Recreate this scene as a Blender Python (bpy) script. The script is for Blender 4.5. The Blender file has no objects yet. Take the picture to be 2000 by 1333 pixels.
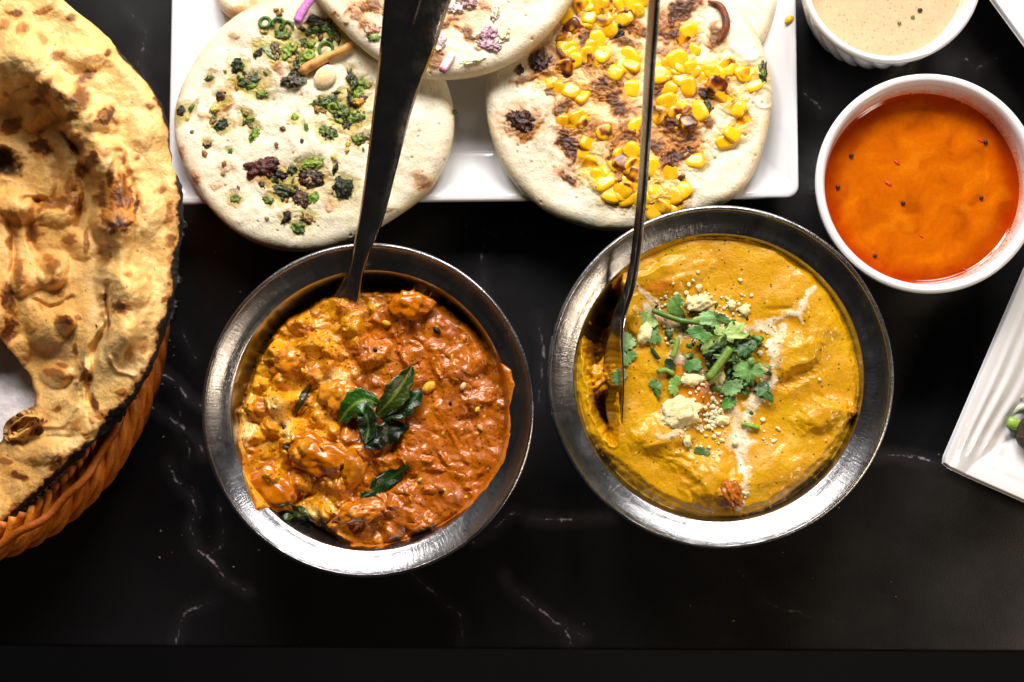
import bpy, bmesh, math, random
import numpy as np
from mathutils import Euler, Vector

random.seed(4)
RNG = np.random.default_rng(4)
SC = bpy.context.scene
COL = SC.collection
S = 0.01                                  # everything below is measured in centimetres

# ------------------------------------------------------------------ camera
H = 56.0                                  # camera height above the table (cm)
FPX = 2778.0                              # 50 mm lens on a 36 mm sensor, in photo pixels
NAD = (1150.0, 880.0)                     # point of the picture straight below the lens
ax = math.atan((NAD[1] - 666.5) / FPX)
ay = math.atan((NAD[0] - 1000.0) / FPX)
ROT = Euler((ax, ay, 0), 'XYZ')
RM = np.array(ROT.to_matrix())
cd = bpy.data.cameras.new('camera')
cam = bpy.data.objects.new('camera', cd)
COL.objects.link(cam)
cam.location = (0, 0, H * S)
cam.rotation_euler = ROT
cd.lens = 50; cd.sensor_width = 36
cd.clip_start = 0.02; cd.clip_end = 50
cd.dof.use_dof = True
cd.dof.focus_distance = (H - 3.4) * S
cd.dof.aperture_fstop = 7.0
SC.camera = cam

# ------------------------------------------------------------------ light
W = bpy.data.worlds.new('World'); SC.world = W
W.use_nodes = True
W.node_tree.nodes['Background'].inputs[0].default_value = (0.95, 0.93, 0.90, 1)
W.node_tree.nodes['Background'].inputs[1].default_value = 0.016

def area(name, loc, target, sx, sy, power, colour):
    d = bpy.data.lights.new(name, 'AREA')
    d.shape = 'RECTANGLE'; d.size = sx * S; d.size_y = sy * S
    d.energy = power; d.color = colour
    o = bpy.data.objects.new(name, d); COL.objects.link(o)
    o.location = Vector(loc) * S
    o.rotation_euler = (Vector(target) - Vector(loc)).to_track_quat('-Z', 'Y').to_euler()
    return o
for k, xx in enumerate((-26, -2, 22)):    # three panes of the window beyond the table
    area('window_light', (xx, 68, 54), (0, 2, 2), 19, 26, 4.7, (1.0, 0.955, 0.91))
area('pendant_light', (50, -17, 46), (-4, -2, 2), 12, 12, 1.7, (1.0, 0.80, 0.58))

SC.view_settings.view_transform = 'Standard'
SC.view_settings.look = 'None'
SC.view_settings.exposure = 0.0
SC.view_settings.gamma = 1.0
SC.render.engine = 'CYCLES'
SC.cycles.use_denoising = True
SC.cycles.max_bounces = 8
SC.cycles.caustics_reflective = False
SC.cycles.caustics_refractive = False

# ------------------------------------------------------------------ picture -> place
def P(px, py, z):
    """point of the place at height z (cm) that shows at photo pixel (px, py)"""
    px = np.asarray(px, float); py = np.asarray(py, float); z = np.asarray(z, float)
    d = np.stack([(px - 1000) / FPX, -(py - 666.5) / FPX, -np.ones_like(px)], -1) @ RM.T
    k = (z - H) / d[..., 2]
    return d[..., 0] * k, d[..., 1] * k
def P3(px, py, z):
    x, y = P(px, py, z)
    return np.array([float(x), float(y), float(z)])
def K(z):                                  # cm per photo pixel at height z
    return (H - z) / FPX

# ------------------------------------------------------------------ noise
def _hash(ix, iy, seed):
    h = (ix * 374761393 + iy * 668265263 + seed * 974634777) & 0x7fffffff
    h = ((h ^ (h >> 13)) * 1274126177) & 0x7fffffff
    h = h ^ (h >> 16)
    return (h & 0xffffff) / float(0x1000000)
def perlin(x, y, seed=0):
    xi = np.floor(x).astype(np.int64); yi = np.floor(y).astype(np.int64)
    xf = x - xi; yf = y - yi
    u = xf * xf * xf * (xf * (xf * 6 - 15) + 10); v = yf * yf * yf * (yf * (yf * 6 - 15) + 10)
    def g(a, b):
        t = _hash(xi + a, yi + b, seed) * 2 * math.pi
        return np.cos(t) * (xf - a) + np.sin(t) * (yf - b)
    return 1.5 * ((g(0, 0) * (1 - u) + g(1, 0) * u) * (1 - v) + (g(0, 1) * (1 - u) + g(1, 1) * u) * v)
def fbm(x, y, size, octs=4, seed=0, gain=0.5):
    a = 1.0; t = np.zeros(np.shape(x)); n = 0; f = 1.0 / size
    for k in range(octs):
        t = t + a * perlin(x * f + 17.3 * k, y * f - 9.1 * k, seed + k * 13)
        n += a; a *= gain; f *= 2.03
    return t / n * 1.3
def ridged(x, y, size, octs=3, seed=0):
    a = 1.0; t = np.zeros(np.shape(x)); n = 0; f = 1.0 / size
    for k in range(octs):
        t = t + a * (1 - np.abs(perlin(x * f + 5.3 * k, y * f + 3.7 * k, seed + k * 7)) * 1.6)
        n += a; a *= 0.5; f *= 2.03
    return t / n
def worley(x, y, size, seed=0):
    x = x / size; y = y / size
    xi = np.floor(x).astype(np.int64); yi = np.floor(y).astype(np.int64)
    f1 = np.full(np.shape(x), 9.0); idv = np.zeros(np.shape(x))
    for a in (-1, 0, 1):
        for b in (-1, 0, 1):
            px = xi + a + _hash(xi + a, yi + b, seed); py = yi + b + _hash(xi + a, yi + b, seed + 91)
            d = np.hypot(x - px, y - py)
            m = d < f1
            f1 = np.where(m, d, f1); idv = np.where(m, _hash(xi + a, yi + b, seed + 7), idv)
    return f1, idv
def sstep(a, b, x):
    t = np.clip((x - a) / (b - a), 0, 1)
    return t * t * (3 - 2 * t)
def lerp(a, b, t):
    return a + (b - a) * t
def ell(x, y, cx, cy, rx, ry, ang=0.0, seed=0, rough=0.25, nsize=None):
    """normalised distance to a ragged ellipse (1 on its edge)"""
    c, s = math.cos(math.radians(ang)), math.sin(math.radians(ang))
    dx, dy = x - cx, y - cy
    d = np.hypot((dx * c + dy * s) / rx, (-dx * s + dy * c) / ry)
    if rough:
        m = d < 3.5
        d = np.array(d)
        if m.any(): d[m] += rough * fbm(x[m], y[m], nsize or 0.8 * min(rx, ry), 3, seed)
    return d
def pdist(x, y, pts):
    """distance to a polyline, and how far along it (0..1)"""
    best = np.full(np.shape(x), 1e9); along = np.zeros(np.shape(x))
    n = len(pts) - 1
    for k in range(n):
        (x0, y0), (x1, y1) = pts[k], pts[k + 1]
        dx, dy = x1 - x0, y1 - y0
        t = np.clip(((x - x0) * dx + (y - y0) * dy) / (dx * dx + dy * dy + 1e-12), 0, 1)
        d = np.hypot(x - x0 - t * dx, y - y0 - t * dy)
        m = d < best
        best = np.where(m, d, best); along = np.where(m, (k + t) / n, along)
    return best, along
def PX(pts, z):
    return [tuple(float(v) for v in P(a, b, z)) for a, b in pts]
def inpoly(x, y, pts):
    r = np.zeros(np.shape(x), bool)
    n = len(pts)
    for k in range(n):
        (x0, y0), (x1, y1) = pts[k], pts[(k + 1) % n]
        if y0 == y1: continue
        c = ((y0 > y) != (y1 > y)) & (x < (x1 - x0) * (y - y0) / (y1 - y0) + x0)
        r ^= c
    return r
def lin(r, g, b):
    c = np.array([r, g, b], float) / 255
    return np.where(c <= 0.04045, c / 12.92, ((c + 0.055) / 1.055) ** 2.4)
def paint(col, mask, c):
    m = np.clip(mask, 0, 1)[..., None]
    return col * (1 - m) + np.asarray(c) * m
def smooth_path(pts, n):
    """Catmull-Rom through rows of any width"""
    p = np.array(pts, float)
    p = np.vstack([2 * p[0] - p[1], p, 2 * p[-1] - p[-2]])
    m = len(p) - 3
    t = np.linspace(0, m - 1e-9, n); k = t.astype(int); f = (t - k)[:, None]
    a, b, c, d = p[k], p[k + 1], p[k + 2], p[k + 3]
    return 0.5 * (2 * b + (c - a) * f + (2 * a - 5 * b + 4 * c - d) * f ** 2 + (3 * b - a - 3 * c + d) * f ** 3)

# ------------------------------------------------------------------ objects
def tag(o, label=None, cat=None, group=None, kind=None):
    if label: o['label'] = label
    if cat: o['category'] = cat
    if group: o['group'] = group
    if kind: o['kind'] = kind
    return o
def empty(name, loc, label, cat, group=None):
    o = bpy.data.objects.new(name, None); COL.objects.link(o)
    o.empty_display_size = 0.01
    o.location = Vector([float(v) for v in loc]) * S
    return tag(o, label, cat, group)
def origin_of(p):
    v = Vector((0, 0, 0))
    while p is not None:
        v += p.location; p = p.parent
    return v
def obj(name, verts, faces, mat, parent=None, col=None, smooth=True, attrs=None):
    v = np.asarray(verts, float)
    if parent is None:
        org = np.array([(v[:, 0].min() + v[:, 0].max()) / 2, (v[:, 1].min() + v[:, 1].max()) / 2, v[:, 2].min()]) * S
        loc = org
    else:
        org = np.array(origin_of(parent)); loc = np.zeros(3)
    me = bpy.data.meshes.new(name)
    vv = v * S - org
    f = faces
    if isinstance(f, np.ndarray):
        groups = [f]
    elif isinstance(f, tuple):
        groups = list(f)
    else:
        groups = None
    if groups is not None:
        nl = sum(g.size for g in groups); nf = sum(len(g) for g in groups)
        me.vertices.add(len(vv)); me.vertices.foreach_set('co', vv.astype(np.float32).ravel())
        me.loops.add(nl); me.polygons.add(nf)
        me.loops.foreach_set('vertex_index', np.concatenate([g.ravel() for g in groups]).astype(np.int32))
        tot = np.concatenate([np.full(len(g), g.shape[1]) for g in groups])
        st = np.concatenate([[0], np.cumsum(tot)[:-1]])
        me.polygons.foreach_set('loop_start', st.astype(np.int32))
        try:
            me.polygons.foreach_set('loop_total', tot.astype(np.int32))
        except Exception:
            pass
        me.update(calc_edges=True); me.validate()
    else:
        me.from_pydata(vv.tolist(), [], [list(q) for q in f]); me.update()
    if smooth:
        me.polygons.foreach_set('use_smooth', np.ones(len(me.polygons), bool))
    if col is not None:
        c = np.asarray(col, float).reshape(len(vv), -1)
        if c.shape[1] == 3: c = np.hstack([c, np.full((len(c), 1), 0.4)])
        a = me.color_attributes.new('Col', 'FLOAT_COLOR', 'POINT')
        a.data.foreach_set('color', c.astype(np.float32).ravel())
    for k, val in (attrs or {}).items():
        a = me.attributes.new(k, 'FLOAT', 'POINT'); a.data.foreach_set('value', np.asarray(val, np.float32).ravel())
    me.materials.append(mat)
    o = bpy.data.objects.new(name, me); COL.objects.link(o)
    o.location = loc
    o.parent = parent
    return o
def gridfaces(nr, nc, wrap=False, off=0):
    r = np.arange(nr - 1)[:, None]; c = np.arange(nc if wrap else nc - 1)[None, :]
    c2 = (c + 1) % nc
    a = r * nc + c; b = r * nc + c2; d = (r + 1) * nc + c; e = (r + 1) * nc + c2
    return np.stack([a, d, e, b], -1).reshape(-1, 4) + off

def polar(outline, centre, nr, nt, power=0.75, smoothing=5):
    """grid over a star-shaped outline: X, Y, u (0 centre .. 1 edge), angle"""
    o = np.array(outline) - np.array(centre)
    th = np.arctan2(o[:, 1], o[:, 0]); rr = np.hypot(o[:, 0], o[:, 1])
    i = np.argsort(th); th, rr = th[i], rr[i]
    T = np.linspace(-math.pi, math.pi, nt, endpoint=False)
    R = np.interp(T, np.concatenate([th - 2 * math.pi, th, th + 2 * math.pi]), np.tile(rr, 3))
    for _ in range(smoothing):
        w = max(1, nt // 90)
        ker = np.ones(2 * w + 1) / (2 * w + 1)
        R = np.convolve(np.concatenate([R[-w:], R, R[:w]]), ker, 'valid')
    u = np.linspace(0, 1, nr) ** power
    u[0] = 0.004
    X = centre[0] + u[:, None] * R * np.cos(T); Y = centre[1] + u[:, None] * R * np.sin(T)
    return X, Y, np.repeat(u[:, None], nt, 1), np.repeat(T[None], nr, 0), R
def polar_obj(name, X, Y, Z, col, mat, parent=None, zb=None, inset=0.93):
    nr, nt = X.shape
    v = np.stack([X, Y, Z], -1).reshape(-1, 3)
    cx, cy = X[0].mean(), Y[0].mean()
    # grid faces run outwards: flip so normals face up
    f = gridfaces(nr, nt, True)
    extra = [[cx, cy, Z[0].mean()]]
    ci = len(v)
    tri = np.stack([np.arange(nt), (np.arange(nt) + 1) % nt, np.full(nt, ci)], -1)
    cc = np.asarray(col).reshape(nr * nt, -1)
    c_ex = [cc[0]]
    groups = [f[:, ::1], tri]
    if zb is not None:
        ring = np.stack([cx + (X[-1] - cx) * inset, cy + (Y[-1] - cy) * inset, np.broadcast_to(zb, nt)], -1)
        base = ci + 1
        extra = np.vstack([extra, ring, [[cx, cy, float(np.mean(zb))]]])
        last = (nr - 1) * nt
        i = np.arange(nt); j = (i + 1) % nt
        groups[0] = np.vstack([groups[0], np.stack([last + i, base + i, base + j, last + j], -1)])
        groups[1] = np.vstack([tri, np.stack([base + j, base + i, np.full(nt, base + nt)], -1)])
        c_ex = np.vstack([c_ex, cc[last:last + nt], [cc[0]]])
    v = np.vstack([v, extra]); cc = np.vstack([cc, c_ex])
    return obj(name, v, tuple(groups), mat, parent, cc)

def lathe(prof, n=128, centre=(0, 0)):
    """closed-of-revolution surface from (r, z) rows"""
    p = np.array(prof, float)
    t = np.linspace(0, 2 * math.pi, n, endpoint=False)
    v = np.stack([centre[0] + p[:, 0:1] * np.cos(t), centre[1] + p[:, 0:1] * np.sin(t), np.repeat(p[:, 1:2], n, 1)], -1)
    return v.reshape(-1, 3), gridfaces(len(p), n, True)
def tube(pts, rad, n=8, flat=None):
    """round bar along a path; rad may vary; ends closed"""
    p = np.array(pts, float); m = len(p)
    rad = np.broadcast_to(rad, m)
    d = np.gradient(p, axis=0); d /= np.linalg.norm(d, axis=1)[:, None] + 1e-12
    ref = np.array([0, 0, 1.0])
    s = np.cross(d, ref); bad = np.linalg.norm(s, axis=1) < 1e-3
    s[bad] = np.cross(d[bad], [1.0, 0, 0]); s /= np.linalg.norm(s, axis=1)[:, None]
    u = np.cross(s, d)
    t = np.linspace(0, 2 * math.pi, n, endpoint=False)
    fl = 1.0 if flat is None else flat
    v = p[:, None] + rad[:, None, None] * (np.cos(t)[None, :, None] * s[:, None] + fl * np.sin(t)[None, :, None] * u[:, None])
    v = v.reshape(-1, 3)
    f = gridfaces(m, n, True)
    caps = np.array([[0, (k + 1) % n, k] for k in range(n)])  # fan through extra verts
    v = np.vstack([v, p[0], p[-1]])
    i = np.arange(n); j = (i + 1) % n
    t1 = np.stack([i, j, np.full(n, m * n)], -1); t2 = np.stack([(m - 1) * n + j, (m - 1) * n + i, np.full(n, m * n + 1)], -1)
    return v, (f, np.vstack([t1, t2]))
def ico(sub):
    bm = bmesh.new(); bmesh.ops.create_icosphere(bm, subdivisions=sub, radius=1)
    v = np.array([x.co[:] for x in bm.verts]); f = np.array([[q.index for q in x.verts] for x in bm.faces]); bm.free()
    return v, f
ICO = {k: ico(k) for k in (2, 3, 4)}
def blob(c, r, ang=0, seed=0, rough=0.2, sub=2, nsize=0.8, tilt=(0, 0)):
    """lumpy pebble: centre, three radii, heading in degrees"""
    v, f = ICO[sub]
    v = v.copy()
    n = fbm(v[:, 0] + v[:, 2] * 0.7 + seed * 3.1, v[:, 1] - v[:, 2] * 0.6 + seed * 1.7, nsize, 3, seed)
    n2 = fbm(v[:, 2] + v[:, 1] * 0.4 + seed, v[:, 0] - seed * 2.3, nsize, 3, seed + 5)
    v = v * (1 + rough * (n + n2))[:, None] * np.array(r)
    e = np.array(Euler((math.radians(tilt[0]), math.radians(tilt[1]), math.radians(ang)), 'XYZ').to_matrix())
    return v @ e.T + np.array(c), f, ICO[sub][0]

# ------------------------------------------------------------------ materials
MATS = {}
def nodes(name):
    m = bpy.data.materials.new(name); m.use_nodes = True
    nt = m.node_tree
    return m, nt, nt.nodes['Principled BSDF']
def N(nt, kind, **kw):
    n = nt.nodes.new(kind)
    for k, v in kw.items():
        if hasattr(n, k): setattr(n, k, v)
        else: n.inputs[k.replace('_', ' ')].default_value = v
    return n
def mapr(nt, sock, a, b, c, d):
    m = nt.nodes.new('ShaderNodeMapRange')
    for i, v in enumerate((a, b, c, d)): m.inputs[i + 1].default_value = v
    nt.links.new(sock, m.inputs[0])
    return m.outputs[0]
def noise(nt, coord, scale, detail=4, rough=0.55, dist=0.0):
    n = nt.nodes.new('ShaderNodeTexNoise')
    n.inputs['Scale'].default_value = scale; n.inputs['Detail'].default_value = detail
    n.inputs['Roughness'].default_value = rough; n.inputs['Distortion'].default_value = dist
    nt.links.new(coord, n.inputs['Vector'])
    return n.outputs['Fac']
def mixc(nt, fac, a, b, mode='MIX'):
    m = nt.nodes.new('ShaderNodeMix'); m.data_type = 'RGBA'; m.blend_type = mode
    for s, v in ((m.inputs[0], fac), (m.inputs[6], a), (m.inputs[7], b)):
        if hasattr(v, 'links'): nt.links.new(v, s)
        elif isinstance(v, (int, float)): s.default_value = v
        else: s.default_value = (*[float(q) for q in v], 1)
    return m.outputs[2]
def bump(nt, pr, h, dist, strength=1.0, prev=None):
    b = nt.nodes.new('ShaderNodeBump')
    b.inputs['Strength'].default_value = strength; b.inputs['Distance'].default_value = dist
    nt.links.new(h, b.inputs['Height'])
    if prev is not None: nt.links.new(prev, b.inputs['Normal'])
    nt.links.new(b.outputs[0], pr.inputs['Normal'])
    return b.outputs[0]
def objco(nt):
    return nt.nodes.new('ShaderNodeTexCoord').outputs['Object']
def food(name, bs=(900, 0.0004), sss=0.0, sssr=(1, .5, .25), sscale=0.002, vary=0.25, vs=500, coat=0.0, spec=0.5, b2=None):
    """colour from attribute Col, roughness from its alpha, fine relief from noise"""
    m, nt, pr = nodes(name)
    a = N(nt, 'ShaderNodeAttribute', attribute_name='Col')
    co = objco(nt)
    v = mapr(nt, noise(nt, co, vs, 5, 0.6), 0.25, 0.75, 1 - vary, 1 + vary)
    c = mixc(nt, 1.0, a.outputs['Color'], v, 'MULTIPLY')
    nt.links.new(c, pr.inputs['Base Color'])
    nt.links.new(a.outputs['Alpha'], pr.inputs['Roughness'])
    pr.inputs['Specular IOR Level'].default_value = spec
    pr.inputs['Coat Weight'].default_value = coat
    pr.inputs['Coat Roughness'].default_value = 0.06
    pr.inputs['Subsurface Weight'].default_value = sss
    pr.inputs['Subsurface Radius'].default_value = sssr
    pr.inputs['Subsurface Scale'].default_value = sscale
    nrm = bump(nt, pr, noise(nt, co, bs[0], 5, 0.6), bs[1])
    if b2: bump(nt, pr, noise(nt, co, b2[0], 3, 0.5), b2[1], 1.0, nrm)
    return m
M_BATTER = food('uttapam_batter', (1300, 0.00030), 0.12, (1, .7, .45), 0.003, 0.10, 700, spec=0.45)
M_TOPPING = food('topping', (1500, 0.0004), 0.0, vary=0.35, vs=900)
M_KERNEL = food('corn_kernel', (1000, 0.0001), 0.3, (1, .6, .1), 0.002, 0.12, 900)
M_NAAN = food('naan_crust', (1100, 0.0003), 0.08, (1, .6, .3), 0.002, 0.14, 600, spec=0.35, b2=(300, 0.0003))
M_CURRY = food('curry_sauce', (700, 0.00022), 0.03, (1, .35, .08), 0.0015, 0.16, 1400, spec=0.4, coat=0.45)
M_CREAMY = food('creamy_curry', (1300, 0.0002), 0.06, (1, .5, .1), 0.0015, 0.12, 1300, spec=0.35, coat=.25)
M_LEAF = food('herb_leaf', (1200, 0.0002), 0.05, (.4, 1, .1), 0.001, 0.2, 900)
M_CHEESE = food('crumbled_cheese', (1500, 0.0005), 0.3, (1, .8, .5), 0.002, 0.08, 900, spec=0.3)
M_LIQUID = food('thin_sauce', (250, 0.00002), 0.0, (1, .3, .05), 0.002, 0.10, 900, spec=0.5)
M_CANE = food('cane', (700, 0.0003), 0.0, vary=0.3, vs=350)
M_MEAT = food('dark_patty', (900, 0.0015), 0.0, vary=0.5, vs=600)

def ceramic():
    m, nt, pr = nodes('white_glaze')
    co = objco(nt)
    pr.inputs['Base Color'].default_value = (0.74, 0.74, 0.765, 1)
    nt.links.new(mapr(nt, noise(nt, co, 90, 4), 0.3, 0.7, 0.10, 0.17), pr.inputs['Roughness'])
    pr.inputs['Coat Weight'].default_value = 0.4
    pr.inputs['Coat Roughness'].default_value = 0.05
    bump(nt, pr, noise(nt, co, 60, 3), 0.0004)
    return m
M_WHITE = ceramic()

def steel(name, base, r0, r1, polar_lines=True):
    m, nt, pr = nodes(name)
    pr.inputs['Metallic'].default_value = 1.0
    co = objco(nt)
    if polar_lines:
        sep = N(nt, 'ShaderNodeSeparateXYZ'); nt.links.new(co, sep.inputs[0])
        at = N(nt, 'ShaderNodeMath', operation='ARCTAN2'); nt.links.new(sep.outputs[1], at.inputs[0]); nt.links.new(sep.outputs[0], at.inputs[1])
        xy = N(nt, 'ShaderNodeCombineXYZ'); nt.links.new(sep.outputs[0], xy.inputs[0]); nt.links.new(sep.outputs[1], xy.inputs[1])
        ln = N(nt, 'ShaderNodeVectorMath', operation='LENGTH'); nt.links.new(xy.outputs[0], ln.inputs[0])
        nm = N(nt, 'ShaderNodeVectorMath', operation='NORMALIZE'); nt.links.new(xy.outputs[0], nm.inputs[0])
        def vec(k_ang, k_r):
            sc = N(nt, 'ShaderNodeVectorMath', operation='SCALE'); nt.links.new(nm.outputs[0], sc.inputs[0]); sc.inputs['Scale'].default_value = k_ang
            s2 = N(nt, 'ShaderNodeSeparateXYZ'); nt.links.new(sc.outputs[0], s2.inputs[0])
            mu = N(nt, 'ShaderNodeMath', operation='MULTIPLY'); nt.links.new(ln.outputs['Value'], mu.inputs[0]); mu.inputs[1].default_value = k_r
            cb = N(nt, 'ShaderNodeCombineXYZ')
            nt.links.new(s2.outputs[0], cb.inputs[0]); nt.links.new(s2.outputs[1], cb.inputs[1]); nt.links.new(mu.outputs[0], cb.inputs[2])
            return cb.outputs[0]
        ring = noise(nt, vec(3.0, 4000), 1.0, 4, 0.65)          # spun circles
        rad = noise(nt, vec(70, 160), 1.0, 4, 0.7)              # short strokes across the flange
        mx = N(nt, 'ShaderNodeMath', operation='ADD'); nt.links.new(ring, mx.inputs[0]); nt.links.new(rad, mx.inputs[1])
        h = mx.outputs[0]
        smudge = noise(nt, co, 55, 4, 0.6, 0.8)
        nt.links.new(mapr(nt, smudge, 0.35, 0.7, r0, r1), pr.inputs['Roughness'])
        c = mixc(nt, mapr(nt, h, 0.7, 1.3, 0, 1), np.array(base) * 0.72, np.array(base) * 1.12)
        nt.links.new(c, pr.inputs['Base Color'])
        n1 = bump(nt, pr, h, 0.00008)
        vo = N(nt, 'ShaderNodeTexVoronoi'); vo.feature = 'DISTANCE_TO_EDGE'; vo.inputs['Scale'].default_value = 130
        nt.links.new(co, vo.inputs['Vector'])
        bump(nt, pr, mapr(nt, vo.outputs['Distance'], 0, 0.03, 0, 1), 0.00002, 0.5, n1)
    else:
        nt.links.new(mapr(nt, noise(nt, co, 120, 5, 0.7), 0.35, 0.7, r0, r1), pr.inputs['Roughness'])
        pr.inputs['Base Color'].default_value = (*base, 1)
        sc = N(nt, 'ShaderNodeMapping'); sc.inputs['Scale'].default_value = (1, 0.05, 1)
        nt.links.new(co, sc.inputs[0])
        bump(nt, pr, noise(nt, sc.outputs[0], 900, 4), 0.00006)
    return m
M_BOWL = steel('brushed_steel', (0.40, 0.40, 0.415), 0.20, 0.32)
M_SPOON = steel('polished_steel', (0.46, 0.44, 0.43), 0.10, 0.24, False)

# ------------------------------------------------------------------ floor and table
def floor():
    m, nt, pr = nodes('dark_floor')
    co = objco(nt)
    nt.links.new(mixc(nt, noise(nt, co, 6, 5), (0.030, 0.034, 0.05), (0.05, 0.055, 0.075)), pr.inputs['Base Color'])
    pr.inputs['Roughness'].default_value = 0.7
    a = 400
    o = obj('floor', [(-a, -a, -74), (a, -a, -74), (a, a, -74), (-a, a, -74)], [(0, 1, 2, 3)], m)
    tag(o, kind='structure')
floor()

VEINS = [([(285, 712), (320, 733), (345, 750), (365, 777), (392, 792)], 1.0), ([(292, 795), (325, 815), (350, 830), (378, 855), (400, 888)], .9),
         ([(352, 952), (374, 968), (384, 1000), (372, 1032), (384, 1072), (405, 1086), (424, 1108), (446, 1138), (486, 1156)], .8),
         ([(405, 1086), (432, 1066), (436, 1030), (428, 985)], .45), ([(328, 905), (340, 935), (352, 952)], .5), ([(340, 760), (372, 880), (352, 952)], .25),
         ([(1030, 1012), (1062, 1015), (1100, 1016), (1140, 1013), (1190, 1013)], .95), ([(1030, 1012), (1004, 1000), (980, 1018), (955, 1044), (925, 1060)], .5),
         ([(1700, 896), (1745, 890), (1785, 891), (1803, 898), (1838, 906)], .95),
         ([(985, 1125), (1000, 1150), (1030, 1172), (1062, 1198), (1082, 1214), (1120, 1232), (1140, 1244)], .6), ([(1100, 1225), (1118, 1260)], .5),
         ([(935, 410), (948, 455), (940, 490), (945, 540), (938, 600)], .42), ([(948, 455), (972, 462)], .4), ([(1000, 420), (1025, 470), (1012, 520)], .2),
         ([(1568, 178), (1590, 200), (1608, 218)], .7), ([(1862, 128), (1878, 113), (1892, 118), (1908, 132), (1935, 118), (1970, 104)], .55),
         ([(805, 1120), (850, 1162), (898, 1202), (905, 1260)], .3), ([(250, 20), (285, 60), (270, 130), (300, 180)], .3),
         ([(1052, 620), (1062, 700), (1050, 800)], .25), ([(350, 640), (385, 700)], .3), ([(340, 1260), (360, 1200), (420, 1170)], .3), ([(1440, 1110), (1500, 1180), (1640, 1220)], .12)]
def table():
    m, nt, pr = nodes('black_marble')
    a = N(nt, 'ShaderNodeAttribute', attribute_name='vein'); co = objco(nt)
    wob = mapr(nt, noise(nt, co, 160, 6, 0.75), 0.3, 0.7, -0.075, 0.075)
    ad = N(nt, 'ShaderNodeMath', operation='ADD'); nt.links.new(a.outputs['Fac'], ad.inputs[0]); nt.links.new(wob, ad.inputs[1])
    line = mapr(nt, ad.outputs[0], 0.0, 0.07, 1.0, 0.0)
    a2 = N(nt, 'ShaderNodeAttribute', attribute_name='force')
    patchy = mapr(nt, noise(nt, co, 90, 4, 0.7), 0.30, 0.50, 0.5, 1.8)
    m1 = N(nt, 'ShaderNodeMath', operation='MULTIPLY'); nt.links.new(line, m1.inputs[0]); nt.links.new(patchy, m1.inputs[1])
    m2 = N(nt, 'ShaderNodeMath', operation='MULTIPLY'); nt.links.new(m1.outputs[0], m2.inputs[0]); nt.links.new(a2.outputs['Fac'], m2.inputs[1])
    halo = mapr(nt, ad.outputs[0], 0.0, 0.5, 0.045, 0.0)
    m3 = N(nt, 'ShaderNodeMath', operation='MULTIPLY'); nt.links.new(halo, m3.inputs[0]); nt.links.new(a2.outputs['Fac'], m3.inputs[1])
    mm = N(nt, 'ShaderNodeMath', operation='MAXIMUM'); nt.links.new(m2.outputs[0], mm.inputs[0]); nt.links.new(m3.outputs[0], mm.inputs[1])
    base = mixc(nt, noise(nt, co, 14, 5, 0.6), (0.0035, 0.0033, 0.0035), (0.011, 0.0105, 0.0115))
    nt.links.new(mixc(nt, mm.outputs[0], base, (0.50, 0.44, 0.50)), pr.inputs['Base Color'])
    nt.links.new(mapr(nt, noise(nt, co, 30, 4), 0.3, 0.7, 0.24, 0.36), pr.inputs['Roughness'])
    pr.inputs['Specular IOR Level'].default_value = 0.4
    bump(nt, pr, noise(nt, co, 1500, 3), 0.00004)
    x0, y0 = P(0, 1262, 0); x1, y1 = P(2000, 1275, 0)
    slope = float((y1 - y0) / (x1 - x0))
    xs = np.concatenate([np.linspace(-75, -25, 12)[:-1], np.linspace(-25, 19, 440), np.linspace(19, 70, 12)[1:]])
    ts = np.concatenate([[0.0, 0.05], np.linspace(0.12, 28, 280), np.linspace(28, 90, 12)[1:]])
    X = np.repeat(xs[None], len(ts), 0)
    Y = ts[:, None] + float(y0) + slope * (xs - float(x0))[None]
    Z = np.zeros_like(X); Z[0] = -0.07; Z[1] = -0.015
    best = np.full(X.shape, 9.0); force = np.zeros(X.shape)
    wx = X + 0.10 * fbm(X, Y, 0.9, 4, 3); wy = Y + 0.10 * fbm(X, Y, 0.9, 4, 8)
    for pts, s in VEINS:
        d, t = pdist(wx, wy, PX(pts, 0))
        d = d + 0.03 + 0.05 * np.abs(t - 0.5)
        mk = d < best
        force = np.where(mk, s, force); best = np.minimum(best, d)
    nr, nc = X.shape
    v = np.stack([X, Y, Z], -1).reshape(-1, 3)
    f = gridfaces(nr, nc)[:, ::-1]
    # front face and underside
    low = np.stack([xs, Y[0], np.full(nc, -3.0)], -1); back = np.stack([xs, Y[-1], np.full(nc, -3.0)], -1)
    b = len(v); i = np.arange(nc - 1)
    f = np.vstack([f, np.stack([i, b + i, b + i + 1, i + 1], -1), np.stack([b + i, b + nc + i, b + nc + i + 1, b + i + 1], -1)])
    v = np.vstack([v, low, back])
    att = {'vein': np.concatenate([best.ravel(), np.full(2 * nc, 9.0)]), 'force': np.concatenate([force.ravel(), np.zeros(2 * nc)])}
    o = obj('table', v, f, m, attrs=att)
    tag(o, 'black marble table top with thin pale veins under all the dishes', 'table')
table()

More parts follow.
